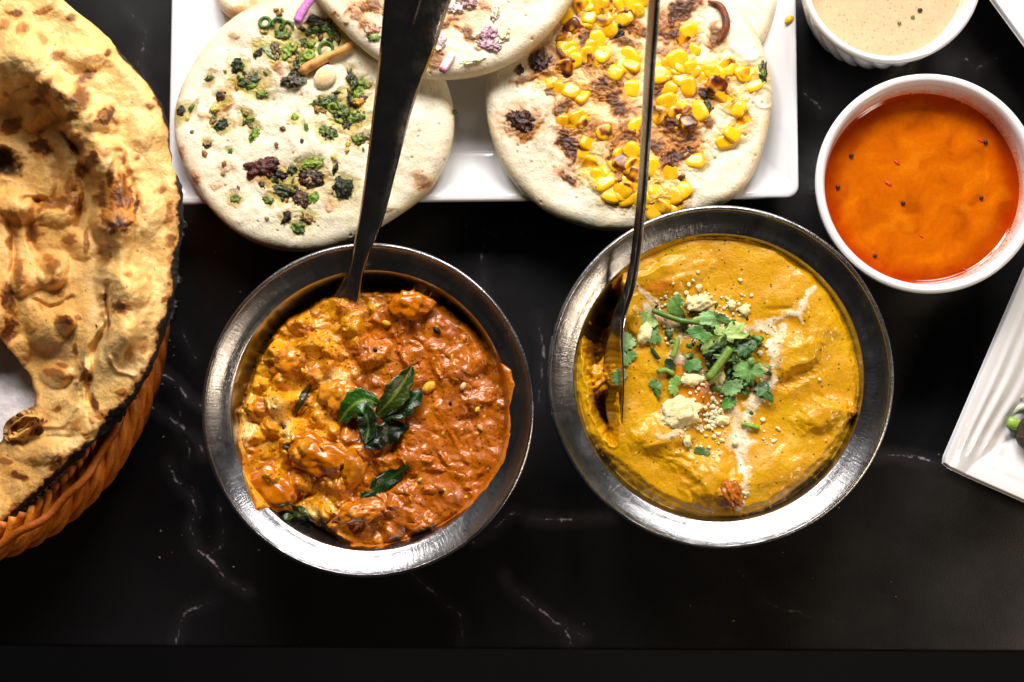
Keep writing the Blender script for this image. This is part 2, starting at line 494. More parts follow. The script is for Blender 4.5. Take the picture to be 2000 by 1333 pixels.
# ------------------------------------------------------------------ steel bowls
def bowl_profile(R, zt):
    """inner surface rows (r, z), rim outward first"""
    k = R / 6.15
    inner = [(6.02 * k, zt - 0.03), (5.86 * k, zt - 0.17), (5.58 * k, zt - 0.36), (5.3 * k, zt - 0.475), (5.19 * k, zt - 0.56), (5.09 * k, zt - 0.85), (4.98 * k, zt - 1.3), (4.75 * k, zt - 2.1), (4.3 * k, zt - 2.9), (3.4 * k, zt - 3.7), (2.2 * k, zt - 4.1), (0.02, zt - 4.2)]
    inner = smooth_path(inner, 60)
    outer = [(6.02 * k, zt + 0.05), (6.12 * k, zt + 0.04), (6.17 * k, zt - 0.04), (6.12 * k, zt - 0.12), (5.9 * k, zt - 0.26), (5.38 * k, zt - 0.62), (5.22 * k, zt - 0.95), (5.1 * k, zt - 1.4), (4.85 * k, zt - 2.2), (4.4 * k, zt - 3.0), (3.5 * k, zt - 3.85), (2.4 * k, zt - 4.3), (2.35 * k, 0.02), (0.02, 0.03)]
    outer = smooth_path(outer, 60)
    return inner, outer
def make_bowl(cpx, R, zt, label):
    c = P3(*cpx, zt)
    inner, outer = bowl_profile(R, zt)
    prof = np.vstack([outer[::-1], inner])
    v, f = lathe(prof, 180, c[:2])
    o = obj('steel_bowl', v, f[:, ::-1], M_BOWL)
    tag(o, label, 'bowl', 'steel curry bowls')
    rr = inner[::-1, 0]; zz = inner[::-1, 1]
    return c[:2], lambda r: np.interp(r, rr, zz)
ZB = 4.6
BL, wall_l = make_bowl((716.5, 799.5), 328.5 * K(ZB), ZB, 'flanged steel bowl of chunky orange red curry with a dark spoon')
BR, wall_r = make_bowl((1405, 734.5), 334 * K(ZB), ZB, 'flanged steel bowl of smooth yellow curry topped with coriander')

# ------------------------------------------------------------------ orange curry
def surface_sampler(X, Y, Z):
    x, y, z = X[::2, ::2].ravel(), Y[::2, ::2].ravel(), Z[::2, ::2].ravel()
    def at(px, py):
        """3-D point of this surface that shows at the pixel"""
        zz = 3.0
        for _ in range(3):
            a, b = P(px, py, zz)
            zz = float(z[np.argmin((x - a) ** 2 + (y - b) ** 2)])
        a, b = P(px, py, zz)
        return np.array([float(a), float(b), zz])
    return at

def curry_left():
    zl = 3.45
    root = empty('orange_curry', (BL[0], BL[1], 0.5), 'chunky orange red curry in the steel bowl nearer the bread basket', 'curry')
    X, Y, u, th, R = polar([(BL[0] + 5.62 * math.cos(t), BL[1] + 5.62 * math.sin(t)) for t in np.linspace(0, 6.28, 90)], tuple(BL), 210, 900, 0.72)
    r = np.hypot(X - BL[0], Y - BL[1])
    edge = [(600, 600), (640, 578), (690, 568), (740, 566), (800, 572), (860, 600), (920, 645), (965, 700), (1003, 722), (1012, 752), (1000, 800), (1003, 850), (988, 905), (955, 955), (915, 995), (865, 1028), (800, 1055), (745, 1072), (690, 1070), (650, 1045), (618, 1022), (590, 1002), (548, 988), (508, 1003), (485, 945), (472, 885), (464, 840), (468, 805), (498, 715), (540, 645)]
    E = PX(edge, zl)
    ins = inpoly(X, Y, E); d, _ = pdist(X, Y, E + E[:1])
    sd = np.where(ins, d, -d) + 0.05 * fbm(X, Y, 0.5, 2, 4)
    left = sstep(900, 500, 1000 + (X + .45 * fbm(X, Y, 1.4, 3, 19) - P(1000, 800, zl)[0]) / K(zl))     # 1 on the chunky side
    wx = X + 0.16 * fbm(X, Y, 1.1, 2, 21); wy = Y + 0.16 * fbm(X, Y, 1.1, 2, 22)
    big = fbm(wx, wy, 1.5, 3, 31)
    f1, idv = worley(wx, wy, 0.85, 5)
    lumps = np.clip(0.75 - f1, 0, 1)
    rid = ridged(wx, wy, 0.7, 3, 41)
    fine = fbm(wx, wy, 0.28, 3, 51)
    g1, gid = worley(wx + 3, wy, 0.42, 6); g2, gid2 = worley(wx, wy + 5, 0.2, 8)
    dome = lambda f: np.exp(-(f / .42) ** 2)
    Z = zl + 0.14 * big + (0.09 + 0.40 * left) * dome(f1) * (.3 + idv) + (0.09 + 0.10 * left) * dome(g1) * gid * (gid > .3) + (.02 + .02 * left) * dome(g2) * (gid2 > .6) + 0.010 * fine - .1 * left + .05 * fbm(X, Y, .7, 2, 33)
    lumps_px = [(548, 790, 38, 30, .28), (525, 945, 48, 40, .34), (605, 878, 70, 38, .34), (700, 1000, 52, 26, .3), (690, 625, 30, 55, .22), (800, 592, 42, 34, .22), (560, 705, 45, 38, .25), (655, 770, 46, 34, .25), (720, 690, 40, 34, .2), (695, 880, 45, 50, .28), (900, 720, 60, 30, .14), (790, 1010, 60, 30, .14), (620, 670, 40, 30, .2), (930, 780, 40, 22, .12), (660, 940, 40, 30, .2), (760, 940, 60, 30, -.14), (760, 870, 50, 30, -.2), (590, 810, 30, 22, -.18), (660, 905, 30, 18, -.25), (575, 975, 40, 16, -.25)]
    for k, (px, py, rx, ry, h) in enumerate(lumps_px):
        cx, cy = P(px, py, zl)
        q = ell(wx, wy, cx, cy, rx * K(zl), ry * K(zl), 20 * math.sin(k * 2.1), 60 + k, 0.25)
        Z = Z + 1.45 * h * sstep(1.15, 0.35, q)
    # ridges of onion and pepper slivers in the sauce
    for k in range(46):
        a = RNG.uniform(0, 6.28); rr = 4.6 * math.sqrt(RNG.uniform()); cx, cy = BL[0] + rr * math.cos(a), BL[1] + rr * math.sin(a)
        q = ell(wx, wy, cx, cy, RNG.uniform(.12, .4), RNG.uniform(.08, .16), RNG.uniform(0, 180), 200 + k, 0.2)
        Z = Z + RNG.uniform(.05, .12) * sstep(1.5, 0.2, q)
    Z = Z - 1.6 * sstep(0.10, -0.75, sd) - 0.22 * sstep(0.28, 0.0, sd) ** 2
    # sauce left in the shadowed gap by the spoon
    Z = np.maximum(Z, 2.45 + 0.05 * big)
    onfl = (r > 4.9) & (sd > 0)
    Z = np.where(onfl, np.maximum(Z, wall_l(r) + 0.10 * sstep(0.0, 0.22, sd) - 0.02), Z)
    Z = np.maximum(Z, wall_l(r) - 0.03)
    Z = np.where(sd < -0.12, np.minimum(Z, np.maximum(wall_l(r) - 0.03, 2.45 + 0.05 * big)), Z)
    red = lin(176, 91, 0); dk = lin(116, 48, 0); yel = lin(232, 164, 14); pale = lin(236, 205, 128)
    c = np.zeros(X.shape + (3,)) + red
    tone = fbm(wx, wy, 1.3, 4, 71)
    c = paint(c, sstep(-0.1, 0.8, -tone) * 0.7, dk)
    c = paint(c, 0.45 * sstep(0.0, 0.7, fbm(wx, wy, 0.5, 3, 72)), lin(206, 118, 6))
    ym = sstep(0.1, 0.95, left * 0.8 + 0.55 * tone + 0.35 * fbm(wx, wy, 0.4, 3, 73)) * (0.25 + 0.75 * left)
    c = paint(c, ym * 0.95, yel)
    c = paint(c, 0.5 * left * sstep(0.35, 0.75, lumps), lin(218, 126, 24)); c = paint(c, .5 * left * sstep(.55, .85, f1) * sstep(-.2, .4, -tone), dk)  # lump tops oranger; shade of the crevices between them painted in
    for px, py, rx, ry, s in [(690, 640, 24, 30, .55), (545, 800, 26, 24, .6), (575, 770, 22, 14, .5), (640, 800, 34, 20, .5), (560, 840, 14, 30, .6), (655, 745, 34, 20, .6), (480, 850, 12, 40, .8), (725, 600, 24, 26, .5), (640, 985, 20, 30, .5), (600, 1000, 22, 14, .6)]:
        cx, cy = P(px, py, zl)
        c = paint(c, s * sstep(1.2, 0.5, ell(wx, wy, cx, cy, rx * K(zl), ry * K(zl), 0, int(px), .5)), pale if s > .55 else yel)
    # red fat and yellow oil at the rim, spice specks
    c = paint(c, 0.7 * sstep(0.22, 0.02, sd) * (sd > -0.3), lin(206, 120, 8))
    s1, sid = worley(X, Y, 0.11, 77)
    c = paint(c, 0.55 * (s1 < 0.24) * (sid > 0.45), lin(90, 30, 5))
    s2, sid2 = worley(X, Y, 0.32, 78)
    c = paint(c, 0.9 * (s2 < 0.11) * (sid2 > 0.6), lin(24, 14, 8))
    s3, sid3 = worley(X, Y, 0.5, 79)
    c = paint(c, 0.8 * (s3 < 0.11) * (sid3 > 0.8), lin(228, 186, 80))
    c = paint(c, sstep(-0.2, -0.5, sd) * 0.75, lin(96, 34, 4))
    rough = 0.34 + 0.12 * sstep(-0.5, 0.5, fbm(X, Y, 0.6, 3, 81)) + 0.0 * r
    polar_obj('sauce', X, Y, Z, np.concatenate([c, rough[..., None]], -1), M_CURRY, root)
    at = surface_sampler(X, Y, Z)
    # pieces one can pick out in the sauce
    k = 0
    for px, py, rx, ry, ang, colr in [(528, 955, 46, 34, -35, (190, 102, 6)), (612, 888, 62, 34, -22, (184, 98, 2)), (702, 1003, 44, 19, 14, (196, 110, 12)), (690, 905, 26, 44, -20, (200, 120, 10)), (505, 800, 28, 26, 10, (206, 126, 24)), (560, 705, 34, 26, 20, (208, 126, 22)), (800, 596, 36, 26, 0, (184, 98, 2)), (655, 770, 34, 26, 0, (214, 136, 30))]:
        p = at(px, py); q = K(3.4)
        v, f, n = blob(p + [0, 0, -0.16], (rx * q * 1.05, ry * q * 1.05, 0.34), ang, 300 + k, 0.30, 4, 0.55, (0, 0)); k += 1
        cc = np.zeros((len(v), 3)) + lin(*colr)
        cc = paint(cc, 0.6 * sstep(0, .6, fbm(v[:, 0], v[:, 1], 0.4, 3, k)), lin(222, 140, 30)); cc = paint(cc, 0.5 * sstep(.1, .6, fbm(v[:, 0], v[:, 1], 0.5, 3, k + 9)), dk)
        obj('curry_chunk', v, f, M_CURRY, root, np.hstack([cc, np.full((len(cc), 1), .2)]))
    for px, py, s, colr in [(932, 800, 7, (232, 196, 40)), (854, 646, 9, (22, 18, 14)), (540, 968, 9, (16, 14, 13)), (556, 836, 8, (14, 14, 18)), (706, 838, 9, (14, 14, 18)), (733, 684, 6, (18, 14, 12)), (820, 938, 6, (206, 170, 110)), (862, 960, 6, (20, 14, 10)), (905, 755, 9, (214, 190, 130)), (838, 757, 16, (228, 170, 40)), (755, 632, 10, (206, 150, 20)), (880, 788, 5, (20, 14, 10)), (938, 836, 8, (196, 160, 90)), (560, 875, 9, (30, 24, 16))]:
        p = at(px, py); q = s * K(3.4)
        v, f, n = blob(p + [0, 0, 0.25 * q], (q, q * .62, q * .55), RNG.uniform(0, 180), int(px), 0.12, 2)
        obj('spice_seed' if sum(colr) > 200 else 'black_seed', v, f, M_TOPPING, root, np.hstack([np.zeros((len(v), 3)) + lin(*colr), np.full((len(v), 1), .25)]))
    return at
at_l = curry_left()

# ------------------------------------------------------------------ leaves
def blade(name, path, half, mat, label=None, cat=None, fold=0.15, curl=0.0, colour=(30, 62, 18), vein=(86, 120, 40), rough=0.28, group=None, parent=None, seed=0, wav=0.03, m=11, n=36, twist=None, under=None):
    """pointed leaf along a 3-D path (cm) with a mid-rib, folded and waved"""
    c = smooth_path(path, n)
    d = np.gradient(c, axis=0); d /= np.linalg.norm(d, axis=1)[:, None]
    side = np.cross(d, [0, 0, 1.0]); side /= np.linalg.norm(side, axis=1)[:, None] + 1e-9
    if twist is not None:
        tw = np.radians(np.interp(np.linspace(0, 1, n), np.linspace(0, 1, len(twist)), twist))[:, None]
        up0 = np.cross(side, d); side = side * np.cos(tw) + up0 * np.sin(tw)
    up = np.cross(side, d)
    t = np.linspace(0, 1, n)[:, None]; w = np.linspace(-1, 1, m)[None]
    hw = half * (np.sin(np.pi * np.clip(t, 0, 1) ** 0.85) ** 0.75) * (1 + .10 * np.sin(13 * t + seed) * np.ones_like(w) + .08 * np.sin(31 * t + 5 * np.sign(w))) + 0.012
    hgt = fold * np.abs(w) * hw - curl * (w ** 2) * hw + wav * (np.sin(9 * t + 3 * w + seed) + .8 * np.sin(17 * t - 2 * w + 2 * seed)) * np.abs(w) * 1.5
    V = c[:, None] + side[:, None] * (hw * w)[..., None] + up[:, None] * hgt[..., None]
    nrm = np.repeat(up[:, None], m, 1)
    half = half * .88; fold = fold * 1.9 + .1; rough = rough * .75; col = np.zeros((n, m, 3)) + lin(*[q * .78 for q in colour])
    vv = np.exp(-(w * hw / 0.022) ** 2) + 0.45 * np.exp(-((np.sin(26 * (t - 0.25 * np.abs(w)))) / 0.22) ** 2) * (np.abs(w) > 0.05)
    col = paint(col, vv * 0.7, lin(*vein))
    col = col * (1 + 0.25 * fbm(V[..., 0], V[..., 1], 0.5, 3, seed))[..., None]
    V2 = V - nrm * 0.022
    f1 = gridfaces(n, m); f2 = gridfaces(n, m, off=n * m)[:, ::-1]
    b = np.concatenate([np.arange(m), np.arange(1, n) * m + m - 1, (n - 1) * m + np.arange(m - 2, -1, -1), np.arange(n - 2, 0, -1) * m])
    b2 = np.roll(b, -1)
    f3 = np.stack([b, b2, b2 + n * m, b + n * m], -1)
    cc = np.concatenate([np.dstack([col, np.full((n, m), rough)]).reshape(-1, 4)] * 2)
    o = obj(name, np.concatenate([V.reshape(-1, 3), V2.reshape(-1, 3)]), np.vstack([f1, f2, f3]), mat, parent, cc)
    if label: tag(o, label, cat, group)
    return o
def path_on(at, pts):
    return [at(a, b) + np.array([0, 0, dz]) for a, b, dz in pts]
G1 = 'curry leaves on the orange curry'
blade('curry_leaf', path_on(at_l, [(662, 826, .10), (690, 795, .42), (718, 782, .5), (745, 792, .35)]), .46, M_LEAF, 'broad bright green curry leaf at the left of the leaf cluster', 'leaf', .2, .1, (40, 92, 18), (120, 150, 60), .22, G1, seed=1, twist=[0, 10, 0])
blade('curry_leaf', path_on(at_l, [(738, 812, .3), (770, 778, .5), (793, 745, .55), (808, 716, .45)]), .44, M_LEAF, 'olive green curry leaf pointing up out of the leaf cluster', 'leaf', .25, 0, (52, 72, 16), (132, 146, 48), .3, G1, seed=2, twist=[-15, -25, -30])
blade('curry_leaf', path_on(at_l, [(745, 818, .22), (780, 800, .3), (808, 782, .34), (826, 760, .28)]), .42, M_LEAF, 'dark green curry leaf under the olive leaf pointing right', 'leaf', .12, .12, (24, 52, 16), (60, 90, 34), .3, G1, seed=3, twist=[20, 25, 20])
blade('curry_leaf', path_on(at_l, [(706, 798, .52), (720, 815, .5), (722, 840, .3), (714, 868, .12)]), .36, M_LEAF, 'glossy grey green curry leaf folded down in the cluster middle', 'leaf', .3, 0, (38, 60, 30), (110, 130, 80), .15, G1, seed=4)
blade('curry_leaf', path_on(at_l, [(712, 874, .06), (738, 856, .22), (768, 842, .24), (800, 832, .12)]), .46, M_LEAF, 'nearly black curry leaf lowest in the leaf cluster', 'leaf', .1, .2, (16, 30, 10), (30, 48, 18), .3, G1, seed=5, wav=.06)
blade('curry_leaf', path_on(at_l, [(705, 972, .06), (735, 952, .16), (770, 930, .16), (800, 910, .08)]), .30, M_LEAF, 'single dark green curry leaf below the leaf cluster', 'leaf', .16, .1, (20, 50, 12), (50, 84, 24), .25, G1, seed=6)
blade('curry_leaf', path_on(at_l, [(572, 812, .0), (588, 785, .07), (598, 766, .07), (608, 750, .0)]), .13, M_LEAF, 'small brown curry leaf sliver half sunk in yellow sauce', 'leaf', .1, .1, (62, 52, 18), (90, 80, 30), .3, G1, seed=7)
blade('curry_leaf', [P3(536, 990, 3.75), P3(560, 996, 3.78), P3(585, 1003, 3.7), P3(612, 1018, 3.45)], .30, M_LEAF, 'curled pale edged curry leaf on the bare steel at the bowl edge', 'leaf', .35, 0, (62, 88, 30), (170, 176, 110), .2, G1, seed=8, wav=.08, twist=[-25, -20, -30])

# ------------------------------------------------------------------ yellow curry
def curry_right():
    zl = 3.86
    root = empty('yellow_curry', (BR[0], BR[1], 0.5), 'smooth yellow curry with cream streaks in the steel bowl by the red sauce', 'curry')
    X, Y, u, th, R = polar([(BR[0] + 5.6 * math.cos(t), BR[1] + 5.6 * math.sin(t)) for t in np.linspace(0, 6.28, 90)], tuple(BR), 210, 900, 0.72)
    r = np.hypot(X - BR[0], Y - BR[1])
    edge = [(1240, 505), (1280, 480), (1340, 462), (1400, 458), (1460, 464), (1520, 488), (1575, 530), (1620, 585), (1655, 650), (1672, 720), (1678, 790), (1668, 822), (1645, 850), (1610, 895), (1560, 945), (1500, 985), (1440, 1004), (1380, 1000), (1320, 985), (1262, 950), (1215, 912), (1180, 885), (1150, 850), (1130, 790), (1124, 730), (1135, 660), (1158, 600), (1195, 545)]
    E = PX(edge, zl)
    ins = inpoly(X, Y, E); d, _ = pdist(X, Y, E + E[:1])
    sd = np.where(ins, d, -d) + 0.06 * fbm(X, Y, 0.4, 3, 104)
    wx = X + 0.2 * fbm(X, Y, 1.2, 2, 121); wy = Y + 0.2 * fbm(X, Y, 1.2, 2, 122)
    Z = zl + 0.12 * fbm(X, Y, 2.4, 2, 131) + 0.035 * fbm(X, Y, 0.9, 2, 132) + 0.012 * fbm(X, Y, 0.3, 3, 133)
    for k, (px, py, rx, ry, h, a) in enumerate([(1555, 690, 66, 44, .2, 30), (1395, 945, 55, 50, .3, 0), (1425, 970, 20, 26, .22, 0), (1606, 812, 52, 32, .2, 10), (1300, 850, 60, 40, .2, 20), (1330, 900, 50, 26, .12, -10), (1230, 840, 40, 60, .1, 0), (1500, 930, 80, 40, .08, 20), (1300, 540, 90, 40, .14, 20), (1560, 580, 60, 60, .1, 0), (1520, 820, 80, 50, -.1, 30), (1260, 700, 40, 60, .1, 0), (1240, 640, 22, 30, .15, 0), (1600, 650, 40, 50, .1, 0), (1555, 735, 50, 16, -.14, 35)]):
        cx, cy = P(px, py, zl)
        Z = Z + 1.5 * h * sstep(1.3, 0.2, ell(wx, wy, cx, cy, rx * K(zl), ry * K(zl), a, 160 + k, 0.2))
    for k, (pts, wd, h) in enumerate([([(1530, 705), (1560, 690), (1580, 665), (1598, 645)], .10, -.10), ([(1236, 900), (1262, 882), (1290, 862), (1300, 845)], .09, .10), ([(1290, 886), (1330, 892), (1352, 905), (1366, 935)], .05, -.12), ([(1366, 935), (1345, 960), (1350, 990)], .06, -.1), ([(1568, 800), (1600, 780), (1640, 792)], .07, -.10), ([(1580, 838), (1610, 846), (1640, 832)], .07, -.08), ([(1255, 528), (1300, 505), (1350, 492)], .07, -.10), ([(1262, 560), (1310, 532), (1370, 520)], .08, -.07), ([(1250, 545), (1300, 518), (1355, 505)], .05, .07), ([(1490, 610), (1540, 600), (1580, 570)], .06, -.10), ([(1210, 590), (1250, 570), (1290, 580)], .07, -.06), ([(1600, 640), (1606, 690)], .03, -.05), ([(1525, 745), (1575, 720), (1590, 705)], .05, -.10)]):
        dd, t = pdist(wx, wy, PX(pts, zl))
        Z = Z + .62 * h * np.exp(-(dd / (1.7 * wd)) ** 2) * np.sin(np.pi * np.clip(t, .03, .97)) ** .8
    # the scoop the spoon has dug
    q1 = inpoly(X, Y, PX([(1158, 596), (1190, 560), (1215, 540), (1222, 580), (1205, 640), (1196, 700), (1206, 780), (1206, 850), (1196, 868), (1178, 850), (1160, 815), (1150, 760), (1140, 700), (1142, 640)], zl))
    dq, _ = pdist(X, Y, PX([(1158, 596), (1190, 560), (1215, 540), (1222, 580), (1205, 640), (1196, 700), (1206, 780), (1206, 850), (1196, 868), (1178, 850), (1160, 815), (1150, 760), (1140, 700), (1142, 640), (1158, 596)], zl))
    sq = np.where(q1, dq, -dq) + 0.12 * fbm(X, Y, 0.5, 4, 171)
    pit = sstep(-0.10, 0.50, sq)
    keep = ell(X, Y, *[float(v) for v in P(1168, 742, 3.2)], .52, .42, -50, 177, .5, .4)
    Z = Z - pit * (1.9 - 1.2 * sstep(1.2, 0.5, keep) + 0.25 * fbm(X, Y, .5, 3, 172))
    Z = Z + 0.08 * sstep(-0.25, -0.03, sq) * (1 - pit)
    Z = Z - (.35 + 1.1 * sstep(-2.0, -4.0, (X - BR[0]) - .4 * (Y - BR[1]))) * sstep(0.06, -0.5, sd) - 0.12 * sstep(0.25, 0.0, sd) ** 2
    onfl = (r > 4.9) & (sd > 0) & (pit < .05)
    Z = np.where(onfl, np.maximum(Z, wall_r(r) + 0.10 * sstep(0.0, 0.25, sd) - 0.02), Z)
    Z = np.maximum(Z, np.maximum(1.3, wall_r(r) - 0.03))
    yel = lin(204, 148, 0); dk = lin(176, 110, 0); lt = lin(214, 168, 2); cream = lin(240, 236, 216)
    c = np.zeros(X.shape + (3,)) + yel
    tone = fbm(wx, wy, 1.6, 4, 181)
    c = paint(c, 0.6 * sstep(-.1, .8, tone), lt); c = paint(c, 0.5 * sstep(.1, .8, -tone), dk)
    crm = np.zeros(X.shape)
    for k, (pts, w0, s) in enumerate([([(1512, 668), (1518, 700), (1496, 745), (1470, 790), (1452, 830), (1444, 880), (1456, 930), (1446, 975), (1440, 1000)], .17, .95), ([(1594, 560), (1575, 582), (1556, 606), (1520, 628), (1478, 634), (1450, 640)], .10, .75), ([(1556, 606), (1566, 625)], .06, .8), ([(1478, 634), (1512, 642), (1520, 680)], .13, .9), ([(1270, 605), (1310, 628), (1350, 650), (1400, 640)], .17, .75), ([(1330, 650), (1320, 690), (1345, 730), (1390, 735)], .17, .7), ([(1240, 560), (1262, 580), (1290, 600)], .10, .55), ([(1440, 840), (1430, 800), (1420, 770)], .14, .7), ([(1350, 600), (1400, 610), (1450, 640)], .14, .6), ([(1452, 850), (1470, 780), (1505, 740)], .2, .8), ([(1290, 850), (1310, 838), (1330, 842)], .08, .6)]):
        dd, t = pdist(wx, wy, PX(pts, zl))
        wn = w0 * (1.05 + 1.2 * fbm(X, Y, 0.4, 3, 190 + k))
        crm = np.maximum(crm, s * sstep(1.5, 0.4, dd / np.maximum(wn, .03)))
    crm = crm * sstep(-.8, -.2, fbm(X, Y, .22, 3, 197))
    Z = Z + .03 * crm
    for px, py, rr_, s in [(1445, 862, 26, .95), (1530, 640, 10, .7), (1385, 745, 26, .5)]:
        cx, cy = P(px, py, zl); crm = np.maximum(crm, s * sstep(1.2, .5, ell(X, Y, cx, cy, rr_ * K(zl), rr_ * K(zl), 0, int(px), .5)))
    c = paint(c, crm * (.55 + .45 * sstep(-.3, .4, fbm(X, Y, .45, 3, 198))), cream)
    for px, py, rx, ry in [(1370, 760, 60, 26), (1350, 745, 40, 16), (1330, 720, 30, 16), (1385, 800, 30, 40), (1425, 965, 26, 26), (1310, 620, 20, 10), (1290, 560, 34, 14)]:
        cx, cy = P(px, py, zl); c = paint(c, .55 * sstep(1.3, .4, ell(X, Y, cx, cy, rx * K(zl), ry * K(zl), 0, int(py), .4)), lin(196, 88, 6))
    s1, sid = worley(X, Y, 0.10, 277); c = paint(c, 0.35 * (s1 < 0.22) * (sid > 0.5), lin(140, 70, 4))
    s2, sid2 = worley(X, Y, 0.5, 278); c = paint(c, 0.85 * (s2 < 0.07) * (sid2 > 0.55), lin(40, 26, 10))
    s3, sid3 = worley(X, Y, 0.42, 279); c = paint(c, 0.8 * (s3 < 0.09) * (sid3 > 0.86), lin(238, 214, 120))
    c = paint(c, .65 * sstep(0.12, 0.0, sd), lin(214, 160, 10))
    c = paint(c, .75 * sstep(.45, 1, pit) * sstep(.7, 1.3, keep), lin(120, 66, 8))  # shade inside the dug scoop, painted into the sauce colour
    rough = 0.40 + 0.08 * fbm(X, Y, .7, 3, 281) - 0.06 * crm - .1 * pit
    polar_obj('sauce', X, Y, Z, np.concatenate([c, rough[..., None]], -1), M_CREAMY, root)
    at = surface_sampler(X, Y, Z)
    for px, py, rx, ry, ang, colr in [(1430, 964, 17, 24, 20, (176, 96, 6)), (1660, 800, 12, 16, 0, (214, 150, 16)), (1168, 742, 22, 30, -40, (206, 140, 10)), (1185, 715, 14, 22, -20, (212, 150, 16))]:
        p = at(px, py); q = K(3.7)
        v, f, n = blob(p + [0, 0, -.09], (rx * q, ry * q, .2), ang, int(px), .5, 4, .5)
        obj('curry_lump', v, f, M_CREAMY, root, np.hstack([np.zeros((len(v), 3)) + lin(*colr), np.full((len(v), 1), .3)]))
    return at
at_r = curry_right()

# coriander: outlines as they lie on the curry
def flatleaf(name, out, label, cat, dz, colour, group, tilt=(0, 0), seed=0, vein=(150, 172, 110), fan=None, rough=.38, cup=.12, at=at_r):
    o = np.array(out, float); cen = o.mean(0)
    p0 = at(*cen) + np.array([0, 0, dz])
    poly = PX(out, p0[2])
    X, Y, u, th, R = polar(poly, tuple(p0[:2]), 9, 96, 0.9, 1)
    dx, dy = X - p0[0], Y - p0[1]
    rm = max(R.max(), .05)
    lobes = 0.85 + sstep(.45, 1, u) * (.20 * (np.abs(np.sin(th * 5.5 + seed)) - .6) + .12 * np.abs(np.sin(th * 13 + 2 * seed)) + .16 * perlin(th * 2.2 + seed, u * 0 + seed, seed))
    X = p0[0] + dx * lobes; Y = p0[1] + dy * lobes; dx, dy = X - p0[0], Y - p0[1]
    Z = p0[2] + dx * tilt[0] + dy * tilt[1] + cup * rm * (u ** 2) * np.sin(2 * th + seed) + .05 * rm * fbm(X, Y, .35, 3, seed)
    colour = tuple(min(255, v * 1.16 + 6) for v in colour)
    c = np.zeros(X.shape + (3,)) + lin(*colour)
    fx, fy = (P(*fan, p0[2]) if fan else (p0[0] - rm * math.cos(seed), p0[1] - rm * math.sin(seed)))
    ph = np.arctan2(Y - fy, X - fx)
    c = paint(c, .55 * np.exp(-(np.sin(ph * 9 + seed) / .22) ** 2), lin(*vein))
    c = c * (1 + .22 * fbm(X, Y, .3, 3, seed + 3))[..., None]
    nr, nt = X.shape
    t = np.stack([X, Y, Z], -1).reshape(-1, 3); b = t - [0, 0, .018]
    ci = len(t) * 2
    V = np.vstack([t, b, [p0 * [1, 1, 0] + [0, 0, Z[0].mean()]], [p0 * [1, 1, 0] + [0, 0, Z[0].mean() - .018]]])
    f = gridfaces(nr, nt, True); i = np.arange(nt); j = (i + 1) % nt; L = (nr - 1) * nt; m = nr * nt
    quads = np.vstack([f, f[:, ::-1] + m, np.stack([L + i, L + m + i, L + m + j, L + j], -1)])
    tris = np.vstack([np.stack([i, j, np.full(nt, ci)], -1), np.stack([m + j, m + i, np.full(nt, ci + 1)], -1)])
    cc = np.dstack([c, np.full((nr, nt), rough)]).reshape(-1, 4)
    ob = obj(name, V, (quads, tris), M_LEAF, None, np.vstack([cc, cc, cc[:1], cc[:1]]))
    return tag(ob, label, cat, group)
G2 = 'chopped coriander on the yellow curry'
